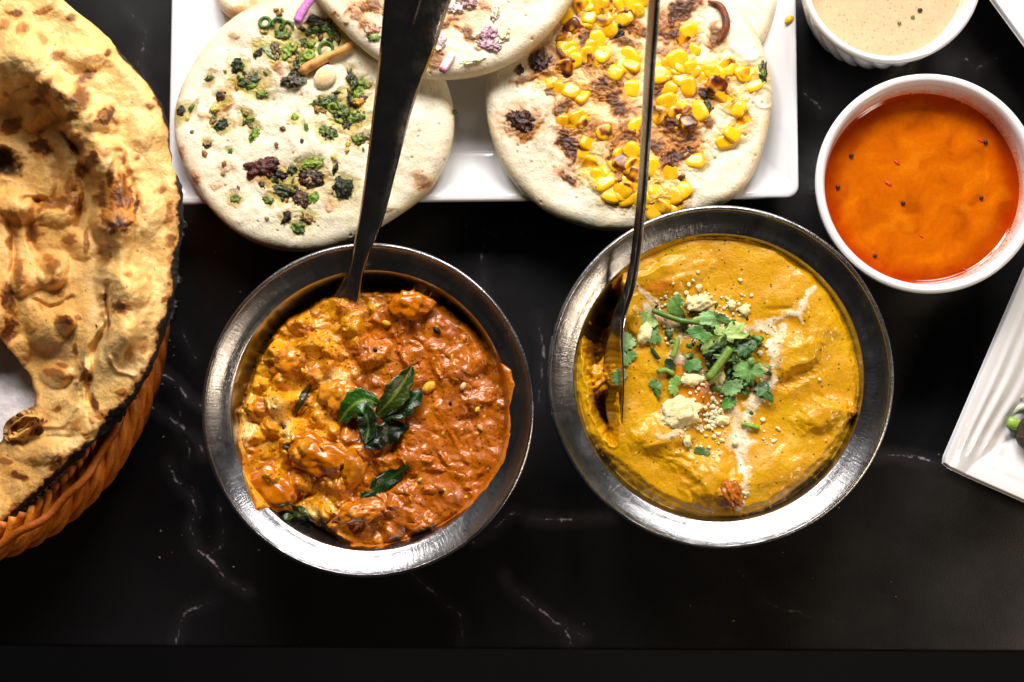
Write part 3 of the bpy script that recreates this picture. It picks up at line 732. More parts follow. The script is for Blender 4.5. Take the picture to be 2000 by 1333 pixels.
LEAVES = [
    ([(1425, 632), (1440, 622), (1452, 632), (1466, 650), (1458, 662), (1440, 662), (1420, 668), (1400, 684), (1372, 692), (1356, 684), (1348, 670), (1376, 668), (1398, 658), (1398, 635), (1412, 640)], 'large pale yellow green coriander leaf on top of the central pile', .42, (140, 164, 88), (-.1, .15), (1398, 690)),
    ([(1337, 647), (1352, 640), (1375, 645), (1392, 656), (1385, 667), (1362, 662), (1345, 655)], 'mid green jagged coriander leaf over the pale central leaf', .50, (74, 118, 58), (.1, .1), (1335, 645)),
    ([(1440, 665), (1458, 660), (1470, 660), (1477, 680), (1465, 692), (1450, 700), (1432, 690)], 'dark curled coriander leaf at the right of the central pile', .34, (36, 70, 24), (.2, -.3), (1440, 700)),
    ([(1374, 672), (1400, 666), (1420, 672), (1434, 690), (1424, 706), (1400, 706), (1380, 690)], 'very dark coriander leaf under the pile front', .22, (26, 54, 18), (0, -.2), (1380, 700)),
    ([(1434, 708), (1452, 698), (1466, 716), (1492, 716), (1494, 732), (1476, 738), (1462, 750), (1448, 742), (1434, 735)], 'fan shaped coriander leaf right below the central pile', .30, (98, 138, 74), (.15, .1), (1440, 704)),
    ([(1404, 766), (1412, 752), (1430, 744), (1450, 742), (1452, 756), (1438, 770), (1420, 774)], 'oval grey green coriander leaf at the foot of the pile', .22, (104, 138, 86), (.1, .12), (1405, 768)),
    ([(1480, 745), (1492, 738), (1502, 750), (1500, 765), (1512, 786), (1500, 784), (1488, 772), (1482, 778)], 'small dark coriander sprig hanging right of the cream streak', .16, (44, 78, 30), (.1, -.2), (1485, 742)),
    ([(1410, 786), (1420, 776), (1438, 778), (1436, 790), (1420, 799), (1408, 800)], 'tiny green coriander scrap just below the oval leaf', .10, (62, 112, 42), (0, 0), (1410, 800)),
    ([(1302, 604), (1316, 580), (1322, 572), (1330, 600), (1338, 612), (1322, 616), (1308, 612)], 'upright pointed coriander leaf at the top left of the garnish', .34, (92, 128, 62), (.2, .35), (1325, 615)),
    ([(1235, 625), (1250, 612), (1270, 611), (1284, 628), (1286, 638), (1262, 634)], 'pale fan shaped coriander leaf left of the crumbled cheese', .22, (134, 160, 94), (0, .1), (1272, 608)),
    ([(1270, 640), (1284, 636), (1284, 652), (1292, 668), (1278, 674), (1262, 666), (1268, 652)], 'narrow folded coriander leaf below the pale fan leaf', .16, (76, 112, 60), (0, -.1), (1278, 640)),
    ([(1202, 668), (1206, 652), (1226, 650), (1242, 660), (1243, 674), (1232, 684), (1204, 684)], 'rounded coriander leaf beside the spoon, uppermost of three', .13, (116, 146, 92), (0, .06), (1204, 684)),
    ([(1204, 694), (1224, 690), (1246, 688), (1236, 704), (1224, 716), (1208, 708)], 'rounded coriander leaf beside the spoon, middle of three', .13, (94, 128, 72), (0, .05), (1206, 694)),
    ([(1200, 726), (1212, 717), (1224, 724), (1220, 742), (1210, 758), (1200, 752)], 'rounded coriander leaf beside the spoon, lowest of three', .12, (100, 132, 78), (.1, .05), (1200, 740)),
    ([(1310, 738), (1326, 734), (1324, 756), (1320, 776), (1308, 768), (1306, 752)], 'rectangular strip of coriander leaf left of the cheese clump', .14, (108, 140, 62), (0, .1), (1325, 735)),
    ([(1332, 716), (1348, 704), (1368, 702), (1372, 716), (1354, 724), (1342, 728)], 'small notched coriander leaf between stems and pile', .16, (74, 116, 58), (.1, .1), (1334, 704)),
    ([(1370, 610), (1400, 615), (1424, 620), (1432, 630), (1410, 634), (1380, 634), (1348, 632)], 'long horizontal coriander leaf along the top of the pile', .34, (96, 134, 74), (0, .15), (1345, 630)),
    ([(1354, 878), (1376, 876), (1388, 884), (1380, 894), (1374, 890)], 'tiny dark coriander scrap near the bottom cream streak', .07, (60, 84, 36), (0, 0), (1380, 894)),
    ([(1300, 700), (1316, 708), (1320, 722), (1308, 722), (1298, 712)], 'small black green coriander scrap on the stem crossing', .18, (26, 44, 26), (.1, .1), (1300, 700)),
    ([(1268, 742), (1280, 740), (1290, 762), (1288, 780), (1278, 760)], 'thin dark coriander shred at the left of the strip leaf', .08, (58, 88, 34), (0, 0), (1268, 742))]
for k, (out, lab, dz, colr, tl, fan) in enumerate(LEAVES):
    flatleaf('coriander_leaf', out, lab, 'leaf', dz, colr, G2, tl, k * 3 + 2, fan=fan, vein=tuple(min(255, int(v * 1.35 + 20)) for v in colr) if sum(colr) < 300 else (92, 122, 62))
STEMS = [([(1273, 608), (1300, 618), (1330, 628), (1365, 632)], 6, .30, (88, 124, 40), 'long green coriander stem lying across the top of the garnish'),
         ([(1380, 742), (1396, 722), (1412, 700), (1424, 682)], 9, .48, (110, 142, 48), 'thick pale coriander stem leaning on the front of the pile'),
         ([(1382, 748), (1392, 738), (1404, 728)], 8, .26, (140, 160, 72), 'short pale coriander stem under the thick stem'),
         ([(1312, 700), (1318, 685), (1322, 668), (1320, 662)], 6, .20, (128, 158, 60), 'upright light green coriander stem left of the pile'),
         ([(1284, 726), (1300, 724), (1316, 732)], 6, .14, (120, 150, 50), 'short coriander stem lying left below the black scrap'),
         ([(1272, 680), (1280, 692), (1288, 702)], 4, .12, (54, 84, 28), 'thin dark coriander stem by the folded leaf'),
         ([(1448, 828), (1464, 832), (1482, 836)], 5, .10, (132, 168, 60), 'short bright coriander stem on the cream streak')]
for pts, w, dz, colr, lab in STEMS:
    p = smooth_path([at_r(a, b) + [0, 0, dz] for a, b in pts], 10)
    v, f = tube(p, w * K(3.8) * .9, 8)
    cc = np.zeros((len(v), 3)) + lin(*colr); cc = cc * (1 + .3 * fbm(v[:, 0], v[:, 1], .2, 3, 5))[:, None]
    tag(obj('coriander_sprig', v, f, M_LEAF, None, np.hstack([cc, np.full((len(v), 1), .35)])), lab, 'stem', G2)

def chopped():
    V, C, F, b = [], [], [], 0
    for k in range(120):
        if k < 80: px, py = 1418 + RNG.normal() * 30, 676 + RNG.normal() * 24; dz = RNG.uniform(.12, .42)
        elif k < 100: px, py = 1330 + RNG.normal() * 34, 640 + RNG.normal() * 34; dz = RNG.uniform(.05, .2)
        else: px, py = 1450 + RNG.normal() * 26, 745 + RNG.normal() * 24; dz = RNG.uniform(.05, .2)
        p = at_r(px, py) + [0, 0, dz]
        n = 7; t = np.linspace(0, 2 * math.pi, n, endpoint=False)
        r = RNG.uniform(.06, .21) * (1 + .35 * RNG.normal(size=n) * .6); st = RNG.uniform(.35, .9)
        a = RNG.uniform(0, 6.28); x, y = r * np.cos(t), r * st * np.sin(t)
        z = RNG.uniform(-.5, .5) * x + RNG.uniform(-.5, .5) * y + .25 * np.abs(y)
        top = np.stack([p[0] + x * math.cos(a) - y * math.sin(a), p[1] + x * math.sin(a) + y * math.cos(a), p[2] + z], -1)
        vv = np.vstack([top, p, top - [0, 0, .016], p - [0, 0, .016]])
        i = np.arange(n); j = (i + 1) % n; m = n + 1
        F.append(np.vstack([np.stack([i, j, np.full(n, n)], -1), np.stack([m + j, m + i, np.full(n, m + n)], -1), np.stack([i, m + i, m + j], -1), np.stack([i, m + j, j], -1)]) + b)
        V.append(vv); b += len(vv)
        c = lin(*[(40, 72, 22), (70, 110, 40), (104, 140, 62), (24, 48, 16), (56, 92, 30)][k % 5])
        C.append(np.zeros((len(vv), 3)) + c)
    C = np.vstack(C)
    o = obj('chopped_coriander', np.vstack(V), np.vstack(F), M_LEAF, None, np.hstack([C, np.full((len(C), 1), .4)]), smooth=False)
    tag(o, 'fine chopped coriander scraps filling the green pile', 'herb', kind='stuff')
chopped()
def clump(px, py, rx, ry, h, ang, seed, label, sub=4):
    p = at_r(px, py); q = K(3.9)
    v, f, n = blob(p + [0, 0, h * .3], (rx * q, ry * q, h), ang, seed, .38, sub, .55)
    f1, _ = worley(v[:, 0] + v[:, 2], v[:, 1] - v[:, 2] * .5, .11, seed)
    v = v + n * (0.05 * (0.6 - f1))[:, None]
    cc = np.zeros((len(v), 3)) + lin(240, 228, 176); cc = paint(cc, .5 * sstep(0, .7, fbm(v[:, 0], v[:, 1], .3, 3, seed)), lin(232, 206, 120))
    tag(obj('cheese_clump', v, f, M_CHEESE, None, np.hstack([cc, np.full((len(v), 1), .5)])), label, 'cheese', 'crumbled cheese on the yellow curry')
clump(1325, 808, 38, 28, .34, 20, 1, 'largest cheese clump, low left of the garnish')
clump(1364, 592, 26, 15, .20, 10, 2, 'wide cheese clump above the garnish')
clump(1454, 606, 11, 10, .15, 40, 3, 'round cheese clump upper right of the garnish', 3)
clump(1428, 596, 8, 8, .13, 0, 4, 'small pointed cheese clump beside the round clump', 3)
clump(1258, 652, 13, 20, .16, -20, 5, 'flat cheese clump between the spoon side leaves and garnish', 3)
clump(1350, 742, 22, 10, .13, 5, 6, 'flat cheese clump right of the strip leaf', 3)
clump(1342, 862, 8, 11, .14, 0, 7, 'small cheese clump under the largest clump', 3)
clump(1410, 822, 12, 9, .12, 0, 8, 'loose cheese clump right of the largest clump', 3)
clump(1405, 735, 12, 20, .10, 20, 9, 'soft cheese clump between the thick stems and oval leaf', 3)
def crumbs():
    pts = []
    for cx, cy, sx, sy, n in [(1390, 815, 28, 32, 75), (1370, 590, 45, 18, 40), (1440, 600, 30, 20, 26), (1330, 650, 45, 20, 40), (1360, 760, 40, 22, 40), (1420, 770, 20, 28, 30), (1330, 840, 30, 24, 22), (1400, 870, 30, 22, 16), (1300, 600, 24, 20, 14), (1480, 740, 22, 24, 14), (1450, 960, 18, 22, 14), (1500, 850, 16, 16, 8), (1500, 660, 20, 20, 10), (1380, 640, 70, 80, 30)]:
        for _ in range(n):
            pts.append((cx + RNG.normal() * sx * .6, cy + RNG.normal() * sy * .6, RNG.uniform(1.3, 4.2) * (1.25 if n > 60 else 1)))
    for q in [(1345, 557, 5), (1363, 532, 4), (1446, 548, 5), (1510, 862, 5), (1520, 838, 6), (1600, 742, 4), (1484, 690, 6), (1436, 865, 7), (1365, 562, 7), (1340, 573, 5), (1320, 575, 5), (1490, 820, 5)]: pts.append(q)
    V, F, b = [], [], 0
    for k, (a, c, s) in enumerate(pts):
        p = at_r(a, c); q = s * K(3.8)
        v, f, n = blob(p + [0, 0, q * .35], (q, q * RNG.uniform(.6, 1), q * .7), RNG.uniform(0, 180), k, .3, 2, .9)
        V.append(v); F.append(f + b); b += len(v)
    V = np.vstack(V); F = np.vstack(F)
    cc = np.zeros((len(V), 3)) + lin(240, 228, 184)
    o = obj('cheese_crumble', V, F, M_CHEESE, None, np.hstack([cc, np.full((len(V), 1), .5)]))
    tag(o, 'fine pale cheese crumble strewn round the coriander', 'cheese', kind='stuff')
crumbs()

# ------------------------------------------------------------------ spoons
def spoon(stations, label, ex=2.6, n=14):
    """stations: centre(3), half width vector(3), thickness, dish depth"""
    rows = []
    for c, w, th, dish in stations:
        rows.append(np.concatenate([c, w, [th, dish]]))
    R = smooth_path(rows, 110)
    c = R[:, :3]; w = R[:, 3:6]; th = np.maximum(R[:, 6], .02); di = R[:, 7]
    d = np.gradient(c, axis=0); d /= np.linalg.norm(d, axis=1)[:, None]
    hw = np.linalg.norm(w, axis=1); s = w / hw[:, None]
    up = np.cross(s, d); up /= np.linalg.norm(up, axis=1)[:, None]
    sgn = np.sign(up[0, 2]) or 1
    up = up * sgn
    k = np.linspace(-1, 1, n)
    top = c[:, None] + s[:, None] * (hw[:, None] * k)[..., None] + up[:, None] * ((th / 2)[:, None] * (1 - np.abs(k) ** ex) - di[:, None] * (1 - k ** 2))[..., None]
    bot = c[:, None] + s[:, None] * (hw[:, None] * k[::-1])[..., None] + up[:, None] * (-(th / 2)[:, None] * (1 - np.abs(k[::-1]) ** ex) - di[:, None] * (1 - k[::-1] ** 2))[..., None]
    sec = np.concatenate([top[:, :-1], bot[:, :-1]], 1)
    m, q = sec.shape[:2]
    v = np.vstack([sec.reshape(-1, 3), c[0], c[-1]])
    f = gridfaces(m, q, True)
    i = np.arange(q); j = (i + 1) % q
    tri = np.vstack([np.stack([i, j, np.full(q, m * q)], -1), np.stack([(m - 1) * q + j, (m - 1) * q + i, np.full(q, m * q + 1)], -1)])
    if sgn > 0: f = f[:, ::-1]; tri = tri[:, ::-1]
    o = obj('spoon', v, (f, tri), M_SPOON)
    return tag(o, label, 'spoon', 'serving spoons in the curries')
def hw(px0, py0, px1, py1, z0, z1=None):
    a = P3(px0, py0, z0); b = P3(px1, py1, z0 if z1 is None else z1)
    return (a + b) / 2, (b - a) / 2
st = []
for l, r_, z, zr, th in [((770, -230), (965, -205), 11.0, 10.2, .16), ((762, -120), (922, -100), 10.0, 9.4, .18), ((750, 0), (880, 4), 8.9, 8.5, .20), ((742, 90), (850, 96), 8.2, 7.9, .22), ((730, 200), (808, 206), 7.2, 7.0, .24), ((716, 320), (776, 326), 6.2, 6.1, .26), ((702, 420), (750, 426), 5.4, 5.35, .26), ((690, 480), (726, 486), 4.95, 4.9, .24), ((678, 530), (708, 540), 4.3, 4.3, .20), ((655, 572), (700, 590), 3.6, 3.65, .14), ((620, 600), (680, 640), 3.0, 3.1, .12)]:
    c, w = hw(*l, *r_, z, zr); st.append((c, w, th, 0))
for px, py, z, wpx, dish in [(620, 665, 2.5, 60, .22), (590, 720, 2.1, 85, .4), (570, 790, 2.0, 70, .3), (562, 830, 2.2, 10, .05)]:
    c = P3(px, py, z); e = P3(px + wpx * .85, py + wpx * .5, z); st.append((c, e - c, .1, dish))
sp = spoon(st, 'broad handled dark steel spoon standing in the orange curry')
p = smooth_path([P3(826, -60, 9.42), P3(813, 0, 8.83), P3(803, 45, 8.46), P3(797, 80, 8.15), P3(791, 125, 7.8)], 24)
v, f = tube(p, np.interp(np.linspace(0, 1, 24), [0, .3, .62, .68, .75, 1], [.22, .16, .07, .1, .05, .02]), 9, .5)
obj('handle_ornament', v, f, M_SPOON, sp)
st = []
for px, py, z, wid, dz, th, dish in [(1287, -200, 11.4, 8, 0.26, 0.2, 0), (1282, -90, 10.4, 9, 0.25, 0.2, 0), (1278, 0, 9.6, 10, 0.24, 0.2, 0), (1270, 120, 8.5, 9, 0.22, 0.2, 0), (1263, 240, 7.4, 8, 0.2, 0.2, 0), (1256, 350, 6.5, 7.5, 0.18, 0.2, 0), (1248, 440, 5.8, 7.5, 0.18, 0.2, 0), (1240, 510, 5.2, 8, 0.18, 0.2, 0), (1229, 565, 4.8, 9, 0.2, 0.2, 0), (1212, 610, 4.4, 12, 0.26, 0.18, 0.03), (1202, 655, 4.1, 14, 0.45, 0.14, 0.06), (1198, 705, 3.95, 19, 0.62, 0.1, 0.10), (1198, 755, 3.8, 20, 0.68, 0.09, 0.12), (1200, 810, 3.65, 16, 0.55, 0.09, 0.09), (1205, 850, 3.5, 8, 0.3, 0.09, 0.04), (1207, 876, 3.4, 4, 0.08, 0.08, 0)]:
    c = P3(px, py, z); e = P3(px - wid, py - 2, z); w = e - c; w[2] = -dz
    st.append((c, w, th, dish))
spoon(st, 'narrow dark steel spoon turned on its side in the yellow curry', 8)

# ------------------------------------------------------------------ ramekins
def ramekin(cpx, rpx, zt, label, cat='ramekin'):
    c = P3(*cpx, zt); R = rpx * K(zt)
    k = R / 4.1
    inn = smooth_path([(3.98 * k, zt), (3.84 * k, zt - .05), (3.74 * k, zt - .22), (3.68 * k, zt - .6), (3.5 * k, zt - 1.6), (3.2 * k, zt - 2.8), (2.7 * k, .75), (1.5 * k, .62), (0.02, .6)], 44)
    out = smooth_path([(3.98 * k, zt), (4.08 * k, zt - .06), (4.1 * k, zt - .18), (4.05 * k, zt - .42), (3.96 * k, zt - .5), (3.94 * k, zt - .7), (3.78 * k, zt - 1.6), (3.4 * k, zt - 2.9), (3.0 * k, .35), (2.75 * k, .02), (2.3 * k, 0.02), (0.02, .12)], 60)
    prof = np.vstack([out[::-1], inn[1:]])
    n = 192
    v, f = lathe(prof, n, c[:2])
    v = v.reshape(len(prof), n, 3)
    t = np.linspace(0, 2 * math.pi, n, endpoint=False)[None]
    z = v[..., 2]; no = len(out)
    flute = np.zeros(z.shape); flute[:no] = (sstep(zt - .45, zt - .8, z) * sstep(.2, .7, z))[:no]
    s = 1 + 0.016 * flute * (np.abs(np.sin(t * 13 + z * 1.3)) - .5) * 2
    v[..., 0] = c[0] + (v[..., 0] - c[0]) * s; v[..., 1] = c[1] + (v[..., 1] - c[1]) * s
    o = obj('ramekin', v.reshape(-1, 3), f[:, ::-1], M_WHITE)
    tag(o, label, cat, 'white sauce ramekins')
    rr, zz = inn[::-1, 0], inn[::-1, 1]
    return c[:2], lambda zq: float(np.interp(zq, zz, rr))
RA, ra_in = ramekin((1813, 357), 217, 4.3, 'white ramekin full of thin orange red sauce')
RB, rb_in = ramekin((1741, -50), 177, 4.3, 'white ramekin of beige chutney at the top edge')

def red_sauce():
    z = 3.2; R = ra_in(z)
    root = empty('red_sauce', (RA[0], RA[1], .6), 'thin orange red sauce with floating black seeds in the ramekin', 'sauce')
    X, Y, u, th, _ = polar([(RA[0] + (R + .03) * math.cos(t), RA[1] + (R + .03) * math.sin(t)) for t in np.linspace(0, 6.28, 60)], tuple(RA), 120, 360, .7)
    Z = z + .07 * sstep(.955, 1.0, u) + 0.006 * fbm(X, Y, 1.6, 2, 400)
    c = np.zeros(X.shape + (3,)) + lin(184, 88, 3)
    wx = X + .6 * fbm(X, Y, 1.6, 3, 401); wy = Y + .6 * fbm(X, Y, 1.6, 3, 402)
    st = fbm(wx * .6 + wy * .5, wy * 1.2 - wx * .8, 1.1, 4, 403)
    c = paint(c, .6 * sstep(-.1, .7, st), lin(206, 110, 5)); c = paint(c, .6 * sstep(0.0, .7, -st), lin(140, 56, 2))
    for px, py, rx, ry, a in [(1890, 412, 26, 14, 20), (1740, 430, 40, 14, 60), (1790, 320, 60, 16, -30), (1690, 480, 40, 14, 60), (1925, 340, 6, 26, 10)]:
        cx, cy = P(px, py, z); c = paint(c, .45 * sstep(1.3, .2, ell(wx, wy, cx, cy, rx * K(z), ry * K(z), -a, int(px), .4)), lin(212, 122, 12))
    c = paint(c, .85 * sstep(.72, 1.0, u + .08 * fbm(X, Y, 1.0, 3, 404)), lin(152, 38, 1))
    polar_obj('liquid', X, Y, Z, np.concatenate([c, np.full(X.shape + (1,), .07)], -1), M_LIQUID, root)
    for px, py, s in [(1663, 305, 4.5), (1637, 366, 4.5), (1764, 397, 4.5), (1917, 387, 4), (1925, 278, 4.5), (1709, 500, 4)]:
        p = P3(px, py, z + .03); v, f, n = blob(p, (s * K(z),) * 3, 0, int(px), .06, 2)
        obj('black_seed', v, f, M_TOPPING, root, np.hstack([np.zeros((len(v), 3)) + lin(34, 14, 8), np.full((len(v), 1), .3)]))
    for px, py, s in [(1752, 318, 7), (1735, 358, 9), (1800, 462, 5), (1885, 528, 6), (1915, 275, 6)]:
        p = P3(px, py, z + .01); v, f, n = blob(p, (s * K(z), s * .4 * K(z), .03), -40, int(px), .2, 2)
        obj('chilli_scrap', v, f, M_TOPPING, root, np.hstack([np.zeros((len(v), 3)) + lin(196, 52, 6), np.full((len(v), 1), .3)]))
    prof = [(ra_in(q) - .006, q) for q in np.linspace(z - .1, 4.0, 26)]
    v, f = lathe(prof, 220, RA)
    h = (v[:, 2] - z) / .75; ang = np.arctan2(v[:, 1] - RA[1], v[:, 0] - RA[0])
    w = sstep(1.0, .0, h + .45 * fbm(ang * 3.0, v[:, 2] * 1.0, .5, 4, 430)) * (.7 + .3 * np.cos(ang - 1.0))
    wh = np.zeros((len(v), 3)) + np.array([.74, .74, .765])
    obj('sauce_film', v, f[:, ::-1], M_LIQUID, root, np.hstack([paint(wh, w, lin(232, 140, 70)), np.full((len(v), 1), .14)]))
    # splashes clinging to the wall
    V, F, b = [], [], 0
    for k in range(420):
        a = math.radians(RNG.choice([RNG.uniform(20, 130), RNG.uniform(-60, 40), RNG.uniform(-95, -20)]))
        zz = z + .05 + abs(RNG.normal()) * .28
        if zz > 4.0: continue
        rr = ra_in(zz) + .005; s = RNG.uniform(.008, .034) * (1 if RNG.uniform() > .06 else 2)
        v, f, n = blob((0, 0, 0), (s, s, s), 0, k, .2, 2)
        V.append(v + [RA[0] + rr * math.cos(a), RA[1] + rr * math.sin(a), zz]); F.append(f + b); b += len(v)
    V = np.vstack(V)
    tag(obj('splash', V, np.vstack(F), M_LIQUID, root, np.hstack([np.zeros((len(V), 3)) + lin(208, 112, 36), np.full((len(V), 1), .2)])), kind='stuff')
red_sauce()
def chutney():
    z = 3.3; R = rb_in(z)
    root = empty('beige_chutney', (RB[0], RB[1], .6), 'pale beige chutney with one black speck in the smaller ramekin', 'sauce')
    X, Y, u, th, _ = polar([(RB[0] + (R + .03) * math.cos(t), RB[1] + (R + .03) * math.sin(t)) for t in np.linspace(0, 6.28, 60)], tuple(RB), 90, 300, .7)
    Z = z + .05 * sstep(.95, 1.0, u) + .012 * fbm(X, Y, 1.2, 2, 410)
    c = np.zeros(X.shape + (3,)) + lin(196, 172, 134)
    c = paint(c, .4 * sstep(0, .7, fbm(X, Y, .5, 4, 411)), lin(204, 182, 146))
    s1, sid = worley(X, Y, .22, 412); c = paint(c, .6 * (s1 < .14) * (sid > .6), lin(150, 112, 60))
    polar_obj('liquid', X, Y, Z, np.concatenate([c, np.full(X.shape + (1,), .3)], -1), M_LIQUID, root)
    for px, py, s, cl in [(1797, 20, 5, (26, 14, 12)), (1783, 33, 4, (120, 110, 50)), (1757, 45, 4, (110, 120, 60))]:
        p = P3(px, py, z + .04); v, f, n = blob(p, (s * K(z), s * .8 * K(z), .05), 0, px, .15, 2)
        obj('seed_speck', v, f, M_TOPPING, root, np.hstack([np.zeros((len(v), 3)) + lin(*cl), np.full((len(v), 1), .3)]))
chutney()

# ------------------------------------------------------------------ plates
def rrect(w, h, r, n):
    """rounded rectangle outline, centred, half sizes w and h; n per corner"""
    out = []
    for cx, cy, a0 in ((w - r, h - r, 0), (-w + r, h - r, 90), (-w + r, -h + r, 180), (w - r, -h + r, 270)):
        for k in range(n):
            a = math.radians(a0 + 90 * k / (n - 1)); out.append((cx + r * math.cos(a), cy + r * math.sin(a)))
    return np.array(out)
def densify(o, per):
    o2 = np.roll(o, -1, 0); t = np.linspace(0, 1, per, endpoint=False)[None, :, None]
    return (o[:, None] + (o2 - o)[:, None] * t).reshape(-1, 2)
def white_plate():
    zt = 2.1
    bl = P3(327, 392, zt); br = P3(1561, 394, zt)
    w = (br[0] - bl[0]) / 2; c = np.array([(bl[0] + br[0]) / 2, (bl[1] + br[1]) / 2 + w])
    rows = [(-1.9, .9, .0), (-1.85, .9, .02), (-1.0, 1.0, .5), (-.15, 1.0, 1.62), (-.02, .55, 1.85), (0, .5, zt - .1), (-.05, .48, zt - .02), (-.16, .45, zt), (-.32, .4, zt - .06), (-1.0, .5, 1.55), (-1.7, .8, 1.18), (-2.1, 1.0, 1.02), (-2.5, 1.1, .98), (-6, 1, .97), (-w + .1, .05, .97)]
    rows = smooth_path(rows, 70)
    V = []
    for ins, r, z in rows:
        o = rrect(w + ins, w + ins, max(min(r, w + ins - .02), .01), 10)
        o = densify(o, 1)
        V.append(np.hstack([o + c, np.full((len(o), 1), z)]))
    n = len(V[0]); V = np.array(V)
    o = obj('serving_plate', V.reshape(-1, 3), gridfaces(len(rows), n, True)[:, ::-1], M_WHITE)
    tag(o, 'large square white plate under the round topped flatbreads', 'plate')
white_plate()

def ribbed_plate():
    zt = 2.5
    A = P3(1837, 908, zt); U = P3(2000, 528, zt); B = P3(2000, 990, zt)
    ev = (U - A)[:2]; ev /= np.linalg.norm(ev)
    eu = np.array([ev[1], -ev[0]])
    L = 21.0; n = 260
    # edge spacing is fine near the rims
    def axis():
        return np.concatenate([np.linspace(0, 5, 170), np.linspace(5, L - 5, 40)[1:-1], np.linspace(L - 5, L, 60)])
    s = axis(); a, b = np.meshgrid(s, s, indexing='xy')
    # rim on all sides falls to a flat middle; flutes run along the sides and fan out at the corners
    da = np.minimum(a, L - a); db = np.minimum(b, L - b)
    def prof(d): return sstep(3.6, 0.0, d) ** 1.0
    z = 1.0 + (zt - 1.0) * np.maximum(prof(da), .8 * prof(db))
    fan = da * (1 + .35 * sstep(4.5, .5, db))
    z = z + .05 * np.sin(fan * 2 * math.pi / (.46 + .05 * fan) + .5 * fbm(b * .3, a, 2.0, 2, 9)) * sstep(.25, .7, da) * sstep(3.2, 1.6, da) * sstep(.4, 1.6, db)
    z = z + .03 * np.sin(db * 2 * math.pi / .7) * sstep(.3, .7, db) * sstep(2.6, 1.4, db) * sstep(.5, 3, da)
    e = np.minimum(da, db); z = z - .22 * sstep(.10, 0, e)
    rr = 0.35
    # rounded corner: pull corner points in
    q = np.clip(1 - da / rr, 0, 1) * np.clip(1 - db / rr, 0, 1)
    a2 = a + np.sign(L / 2 - a) * .22 * rr * q; b2 = b + np.sign(L / 2 - b) * .22 * rr * q
    X = A[0] + eu[0] * a2 + ev[0] * b2; Y = A[1] + eu[1] * a2 + ev[1] * b2
    nr, nc = X.shape
    top = np.stack([X, Y, z], -1).reshape(-1, 3)
    low = np.stack([A[0] + eu[0] * L / 2 + ev[0] * L / 2 + (X - (A[0] + eu[0] * L / 2 + ev[0] * L / 2)) * .985, A[1] + eu[1] * L / 2 + ev[1] * L / 2 + (Y - (A[1] + eu[1] * L / 2 + ev[1] * L / 2)) * .985, np.maximum(.02, z - .38 - .55 * sstep(0, 2.5, e))], -1).reshape(-1, 3)
    f = gridfaces(nr, nc)
    bnd = np.concatenate([np.arange(nc), np.arange(1, nr) * nc + nc - 1, (nr - 1) * nc + np.arange(nc - 2, -1, -1), np.arange(nr - 2, 0, -1) * nc])
    b2_ = np.roll(bnd, -1); m = nr * nc
    o = obj('ribbed_plate', np.vstack([top, low]), np.vstack([f[:, ::-1], f + m, np.stack([bnd, b2_, b2_ + m, bnd + m], -1)]), M_WHITE)
    tag(o, 'square white plate with fluted rim at the right edge', 'plate', 'white plates with fluted rims')
    o2 = o.copy(); COL.objects.link(o2)
    tag(o2, 'white plate whose fluted edge shows in the top right corner', 'plate', 'white plates with fluted rims')
    cen = np.array(o.location) / S
    p0 = P3(1938, 0, zt); p1 = P3(2000, 84, zt)
    dr = (p1 - p0)[:2]; dr /= np.linalg.norm(dr); nn = np.array([-dr[1], dr[0]])
    mid = (p0[:2] + p1[:2]) / 2 + nn * L / 2 + dr * (-2.0)
    ang = math.atan2(dr[1], dr[0]) - math.atan2(-ev[1], -ev[0])
    o2.rotation_euler = (0, 0, ang); o2.location = (mid[0] * S, mid[1] * S, o.location[2])
    # food at the very edge of the picture
    p = P3(2046, 846, 2.2)
    v, f, n = blob(p, (1.0, .95, .9), 0, 500, .16, 4, .5)
    cc = np.zeros((len(v), 3)) + lin(62, 38, 26); cc = paint(cc, .5 * sstep(0, .6, fbm(v[:, 0], v[:, 1], .3, 3, 3)), lin(96, 56, 34))
    tag(obj('meat_patty', v, f, M_MEAT, None, np.hstack([cc, np.full((len(v), 1), .5)])), 'dark brown crumbly patty cut by the right picture edge', 'patty')
    p = smooth_path([P3(1962, 822, 1.5), P3(1976, 826, 1.7), P3(1992, 832, 1.7)], 10); v, f = tube(p, .22, 10, .6)
    tag(obj('spring_onion', v, f, M_LEAF, None, np.hstack([np.zeros((len(v), 3)) + lin(150, 184, 70), np.full((len(v), 1), .3)])), 'pale green slice of spring onion beside the dark patty', 'onion')
    for k, (pts, lab) in enumerate([([(1968, 758), (1982, 768), (1996, 778)], 'curved white onion shred above the dark patty'), ([(1970, 812), (1985, 800), (2002, 794)], 'straight white onion shred between the patty and the curved shred')]):
        p = smooth_path([P3(x, y, 1.6) for x, y in pts], 10); v, f = tube(p, .12, 8, .6)
        tag(obj('onion_shred', v, f, M_CHEESE, None, np.hstack([np.zeros((len(v), 3)) + lin(232, 228, 208), np.full((len(v), 1), .3)])), lab, 'onion')
ribbed_plate()

